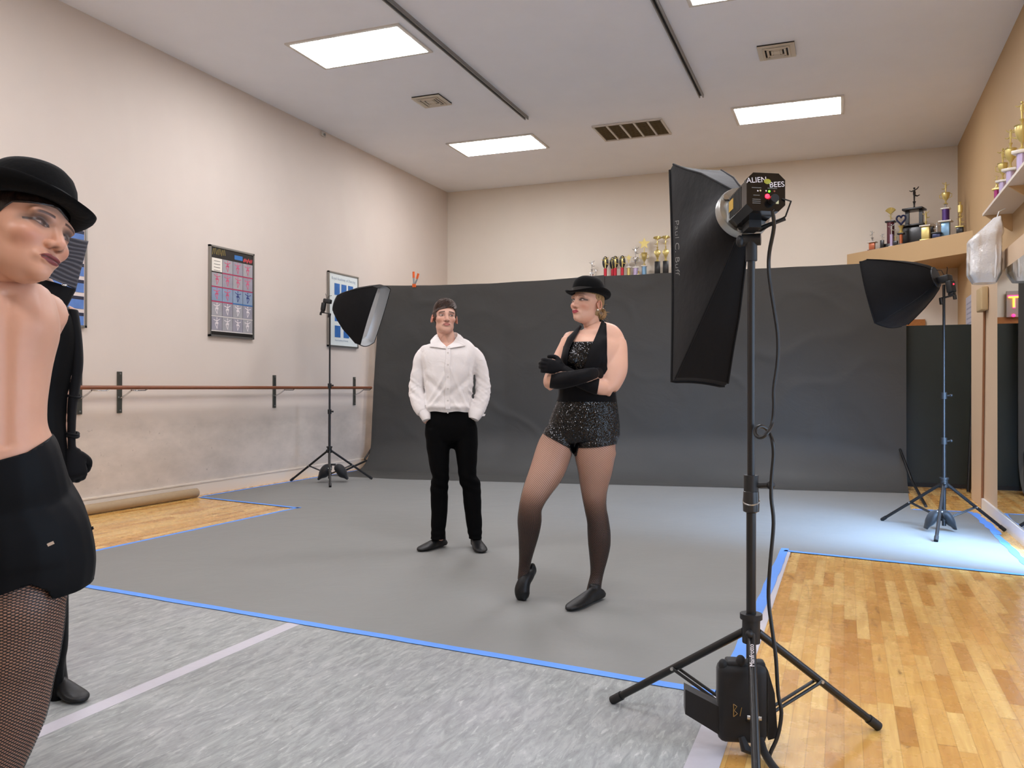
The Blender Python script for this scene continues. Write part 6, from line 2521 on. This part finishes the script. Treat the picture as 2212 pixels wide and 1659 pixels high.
# shoulder blade and spine relief on the bare back
N_ = normals(BV, BF)
s1 = np.array(P(92, 695, -.09))
sp = np.abs(BV[:, 0] - P(14, 800)[0])
rel = .012 * np.exp(-(((BV[:, 0] - s1[0]) / .03) ** 2 + ((BV[:, 2] - s1[2]) / .05) ** 2))
zc = (BV[:, 2] > P(0, 960)[2]) & (BV[:, 2] < P(0, 640)[2]) & (BV[:, 1] < 0)
rel -= .007 * np.exp(-(sp / .014) ** 2) * zc
BV = BV + N_ * rel[:, None]
ho = dict(skin=SK, brow='3a241a', lip='6e1420', blush='c46a4e', neck=.050, jaw=.88, chinz=.013, browz=.0215, browtilt=-.08, browh=.003, open=.62, shadow='1d1413', lash=True, gaze=(.002, 0), iris='4a3a30', mouth='2a080c', n0=(0, .03, -.055), n1=(-.03, .03, -.19), smoke=.97, smz=.0065, smr=.0135, sclera='8f7f78')
HMf = head_at(ff, 117, 491, -.11, yaw=.72, pitch=.34, roll=.42, s=1.0)
NKT = Vector(P(2, 612, .05))
HV, HF = make_head(neck_to(ho, HMf, NKT), 420, 340)
eb = MB()
ear(eb, 1)
ear(eb, -1)
assemble('body', fwn, [(BV, BF, SKL), (xf(HMf, HV), HF, face_colors(HV, ho)), (xf(HMf, np.array(eb.v)), eb.f, SKL)], SKIN)
x, y, z = HV.T
fh = np.minimum(np.where(y < -.01, z - .050 + .25 * np.abs(x), z - .02 + .9 * y), .05)
fh = np.maximum(fh, np.where((y > .02), z + .07, -1))
fh = np.maximum(fh, np.where((np.abs(x) > .045) & (y < .012), z + .02 - (.012 - y) * 1.2, -1))
fh = np.minimum(fh, z + .075)
HAIRD = m_hair('dark_hair', '0c0807', '2a1a12')
hair_cap('hair', fwn, HV, HF, HMf, fh, .004, HAIRD, .002)
bowler('bowler_hat', fwn, HMf @ Matrix.Translation((0, .004, .003)) @ Matrix.Rotation(-.03, 4, 'X') @ Matrix.Scale(1.0, 4), WOOLB)
# halter collar
hb = MB()
na = HMf @ Vector((0, .03, -.055))
ax3 = (NKT - na).normalized()
u3 = ax3.orthogonal().normalized()
v3 = ax3.cross(u3)
c0 = na + (NKT - na) * .62
hb.path([c0 + (u3 * math.cos(2 * PI * k / 30) + v3 * math.sin(2 * PI * k / 30)) * .053 for k in range(30)], .013, 10, True)
hb.build('neck_strap', VELVET, fwn)
# high shorts with a back flap
sm = MB()
loft(sm, ff.rows([(900, -118, 104, .0, .11), (945, -124, 111, .0, .116), (975, -136, 130, .005, .126), (1020, -152, 146, .015, .138), (1063, -166, 160, .03, .15), (1115, -178, 186, .04, .158), (1164, -184, 203, .04, .16), (1213, -186, 213, .04, .158), (1245, -184, 211, .035, .152), (1275, -178, 200, .03, .14), (1310, -160, 180, .03, .11)]), e=2.3)
v, f = remesh(sm, .0065, 4)
sx, sz = v[:, 0], v[:, 2]
pz2 = lambda *pts: [(P(a, b_)[0], P(a, b_)[2]) for a, b_ in pts]
fs_ = poly_sdf(sx, sz, pz2((-260, 1010), (0, 984), (60, 970), (112, 943), (260, 915), (260, 1282), (202, 1270), (160, 1277), (112, 1280), (104, 1262), (66, 1241), (0, 1258), (-260, 1300)))
V_, F_ = shell(v, f, fs_, .003, .008)
shorts = skin_obj('shorts', V_, F_, NAVY, fwn)
MB().box(P(112, 1180, -.155), (.012, .004, .006), (0, -.4, 0)).build('sequin', mat('silver_plastic', 'd8d9da', 0.22, 0.75), shorts, False)
m = MB()
m.path([P(203, 1258, .02), P(205, 1266, .02), P(203, 1272, .02)], [.006, .006, .004], 8).path([P(205, 1150, .03), P(208, 1156, .03)], [.004, .003], 6)
m.build('hem_tab', NAVY, shorts)
# fishnet tights
LV, LF = remesh(lm, .006, 4)
tights(LV, LF, [ff.rows(nearleg)], fwn, 'tights', P(0, 1200)[2] - LV[:, 2], 46, .0064, lambda z_: .20 + 0 * z_)
LV, LF = remesh(lm2, .007, 4)
tights(LV, LF, [ff.rows(farleg)], fwn, 'tights', P(0, 1200)[2] - LV[:, 2], 46, .0064, lambda z_: .20 + 0 * z_)
for hx, hy, tx, ty in ((-.01, .03, -.22, .10), (-.07, .24, -.28, .30)):
    m = MB()
    bx = P(-40, 2000)[0] if hy < .1 else P(-95, 2000)[0]
    foot_shoe(m, (bx + .05, hy, .0035), (bx - .17, hy + .07, .0035), .046, .12)
    loft(m, [(bx + .01, hy + .01, .05, .04, .042), (bx + .01, hy + .01, .10, .036, .04)])
    v, f = remesh(m, .006, 3)
    skin_obj('shoe', v, f, LEATH, fwn)

# ------------------------------------------------------------------ the person in black almost hidden behind her
fb = Fig(80, 3.13)
P = fb.P
pb = fb.root('person in black with long gloves, mostly hidden behind another person at left edge')
SKL = np.array(lin('d6a68c'))
b = MB()
tm = MB()
loft(tm, fb.rows([(600, 40, 108, .0, .055), (625, 20, 130, .0, .07), (648, -18, 148, .0, .09), (680, -34, 158, .0, .11), (730, -36, 166, .0, .12), (790, -28, 160, .0, .115), (850, -18, 148, .0, .10), (900, -18, 146, .0, .10), (960, -24, 152, .0, .115), (1010, -28, 154, .0, .12), (1050, -24, 150, .0, .10)]))
legA = [(1000, 68, 153, .0, .095), (1060, 72, 155, -.01, .09), (1160, 82, 152, -.02, .078), (1260, 92, 148, -.01, .066), (1340, 100, 148, .0, .062), (1400, 108, 147, .01, .052), (1440, 112, 140, .02, .045), (1530, 112, 136, .02, .040)]
legB = [(1000, -26, 62, .0, .095), (1060, -24, 58, -.01, .09), (1160, -20, 48, -.02, .078), (1260, -16, 40, -.01, .066), (1340, -12, 36, .0, .062), (1420, -6, 28, .01, .05), (1530, -4, 24, .02, .040)]
loft(tm, fb.rows(legA))
loft(tm, fb.rows(legB))
am = MB()
loft(am, fb.rows([(668, 138, 168, .0, .05), (720, 146, 176, .0, .048), (780, 148, 180, .0, .045), (830, 146, 174, .0, .042), (880, 146, 166, -.01, .037), (940, 146, 163, -.03, .032), (972, 148, 164, -.04, .027)]))
loft(am, fb.rows([(668, -46, -16, .0, .05), (740, -60, -28, .0, .046), (830, -66, -36, .0, .042), (930, -60, -36, -.02, .034), (975, -56, -38, -.03, .027)]))
hand(am, P(157, 976, -.045), (.15, -.1, -1), (-.3, .9, .2), 1.0, 1.15, 1)
hand(am, P(-47, 976, -.035), (0, -.1, -1), (1, .5, 0), 1.0, .5, -1)
nk = MB()
loft(nk, fb.rows([(570, 50, 104, .01, .05), (625, 48, 108, .0, .055)]))
for m in (tm, am, nk):
    b.add(m.v, m.f)
BV, BF = remesh(b, .0075, 4)
ho = dict(skin='d6a68c', brow='3b2519', lip='9a4a4a', neck=.05, browz=.022, browh=.003)
HMb = head_matrix(P(66, 525, .0), yaw=.5, s=1.0)
HV, HF = make_head(neck_to(ho, HMb, P(78, 605, .01)), 140, 120)
eb = MB()
ear(eb, 1)
ear(eb, -1)
assemble('body', pb, [(BV, BF, SKL), (xf(HMb, HV), HF, face_colors(HV, ho)), (xf(HMb, np.array(eb.v)), eb.f, SKL)], SKIN)
x, y, z = HV.T
fh = np.minimum(np.where(y < -.01, z - .055, z - .0 + .9 * y), z + .07)
hair_cap('hair', pb, HV, HF, HMb, fh, .008, HAIRD, .002)
TV, TF = remesh(tm, .0075, 4)
V_, F_ = shell(TV, TF, np.minimum(P(0, 622)[2] - TV[:, 2], TV[:, 2] - P(0, 1528)[2]), .006, .005)
skin_obj('bodysuit', V_, F_, SATIN, pb)
GV, GF = remesh(am, .006, 3)
V_, F_ = shell(GV, GF, P(0, 668)[2] - GV[:, 2], .004, .003)
gl_ = skin_obj('glove', V_, F_, VELVET, pb)
m = MB()
for py, cx, cy, r_ in ((857, 157, -.005, .034), (939, 155, -.03, .030), (944, 155, -.03, .030)):
    c_ = Vector(P(cx, py, cy))
    m.path([c_ + Vector((r_ * .85 * math.cos(a), r_ * 1.15 * math.sin(a), .004 * math.sin(2 * a))) for a in [2 * PI * k / 24 for k in range(24)]], .005, 8, True)
m.build('cuff_roll', VELVET, gl_)
# high stiff collar and the ribbed cloth over the shoulder
cb = MB()
ring_pts = [((66, 601, -.07), (75, 655, -.085)), ((110, 606, -.085), (105, 668, -.10)), ((163, 621, -.06), (140, 664, -.08)), ((150, 622, .02), (140, 660, .02)), ((100, 606, .07), (100, 650, .08)), ((50, 600, .05), (50, 650, .06)), ((45, 600, -.03), (45, 650, -.04))]
tops = smooth_path([Vector(P(*a)) for a, _ in ring_pts + ring_pts[:1]], 5)
bots = smooth_path([Vector(P(*b2)) for _, b2 in ring_pts + ring_pts[:1]], 5)
vs = tops + bots
n_ = len(tops)
inn = [v * 0.93 + Vector(P(100, 630, 0)) * .07 for v in vs]
fs = [(k, k + 1, n_ + k + 1, n_ + k) for k in range(n_ - 1)]
fs += [tuple(i + 2 * n_ for i in q[::-1]) for q in fs]
fs += [(k, k + 1, k + 1 + 2 * n_, k + 2 * n_) for k in range(n_ - 1)] + [(n_ + k, n_ + k + 1, n_ + k + 1 + 2 * n_, n_ + k + 2 * n_) for k in range(n_ - 1)]
col_ = cb.add(vs + inn, fs).build('collar', VELVET, pb, angle=60)
MB().ball(P(139, 613, -.09), (.010, .006, .005), 10, 8).build('stud', CHROME, col_)
rc = MB()
vs, fs = [], []
NR, NC = 60, 14
for j in range(NR + 1):
    q = j / NR
    L_ = Vector(P(112 - 17 * q, 505 + 90 * q, -.12))
    R_ = Vector(P(193 - 28 * q, 512 + 109 * q, -.04))
    for i in range(NC + 1):
        u = i / NC
        p_ = L_ + (R_ - L_) * u
        rib = .0035 * math.sin(q * 72 + 1.2 * math.sin(u * 5 + q * 9)) + .01 * math.sin(u * PI)
        vs.append(p_ + Vector((0, -rib, 0)))
nv = len(vs)
vs += [v + Vector((.0, .012, 0)) for v in vs]
for j in range(NR):
    for i in range(NC):
        q = (j * (NC + 1) + i, j * (NC + 1) + i + 1, (j + 1) * (NC + 1) + i + 1, (j + 1) * (NC + 1) + i)
        fs += [q, tuple(k + nv for k in q[::-1])]
bd = [i for i in range(NC + 1)] + [j * (NC + 1) + NC for j in range(1, NR + 1)] + [NR * (NC + 1) + i for i in range(NC - 1, -1, -1)] + [j * (NC + 1) for j in range(NR - 1, 0, -1)]
fs += [(a, b2, b2 + nv, a + nv) for a, b2 in zip(bd, bd[1:] + bd[:1])]
o = rc.add(vs, fs).build('ribbed_cloth', mat('charcoal_ribbed_knit', '47464d', 0.85, sheen=.1), pb, angle=70)
o['label'] = 'dark grey ribbed cloth'
for hx, hy, tx, ty in ((118, .05, 188, -.10), (0, .05, -20, -.18)):
    m = MB()
    h_, t2 = P(hx, 1500, hy), P(tx, 1500, ty)
    foot_shoe(m, (h_[0], h_[1], .0035), (t2[0], t2[1], .0035), .046, .125)
    loft(m, [(h_[0] + .01, h_[1] - .01, .05, .042, .046), (h_[0] + .008, h_[1], .12, .036, .042), (h_[0] + .012, h_[1], .17, .034, .04)])
    v, f = remesh(m, .006, 3)
    skin_obj('shoe', v, f, LEATH, pb)
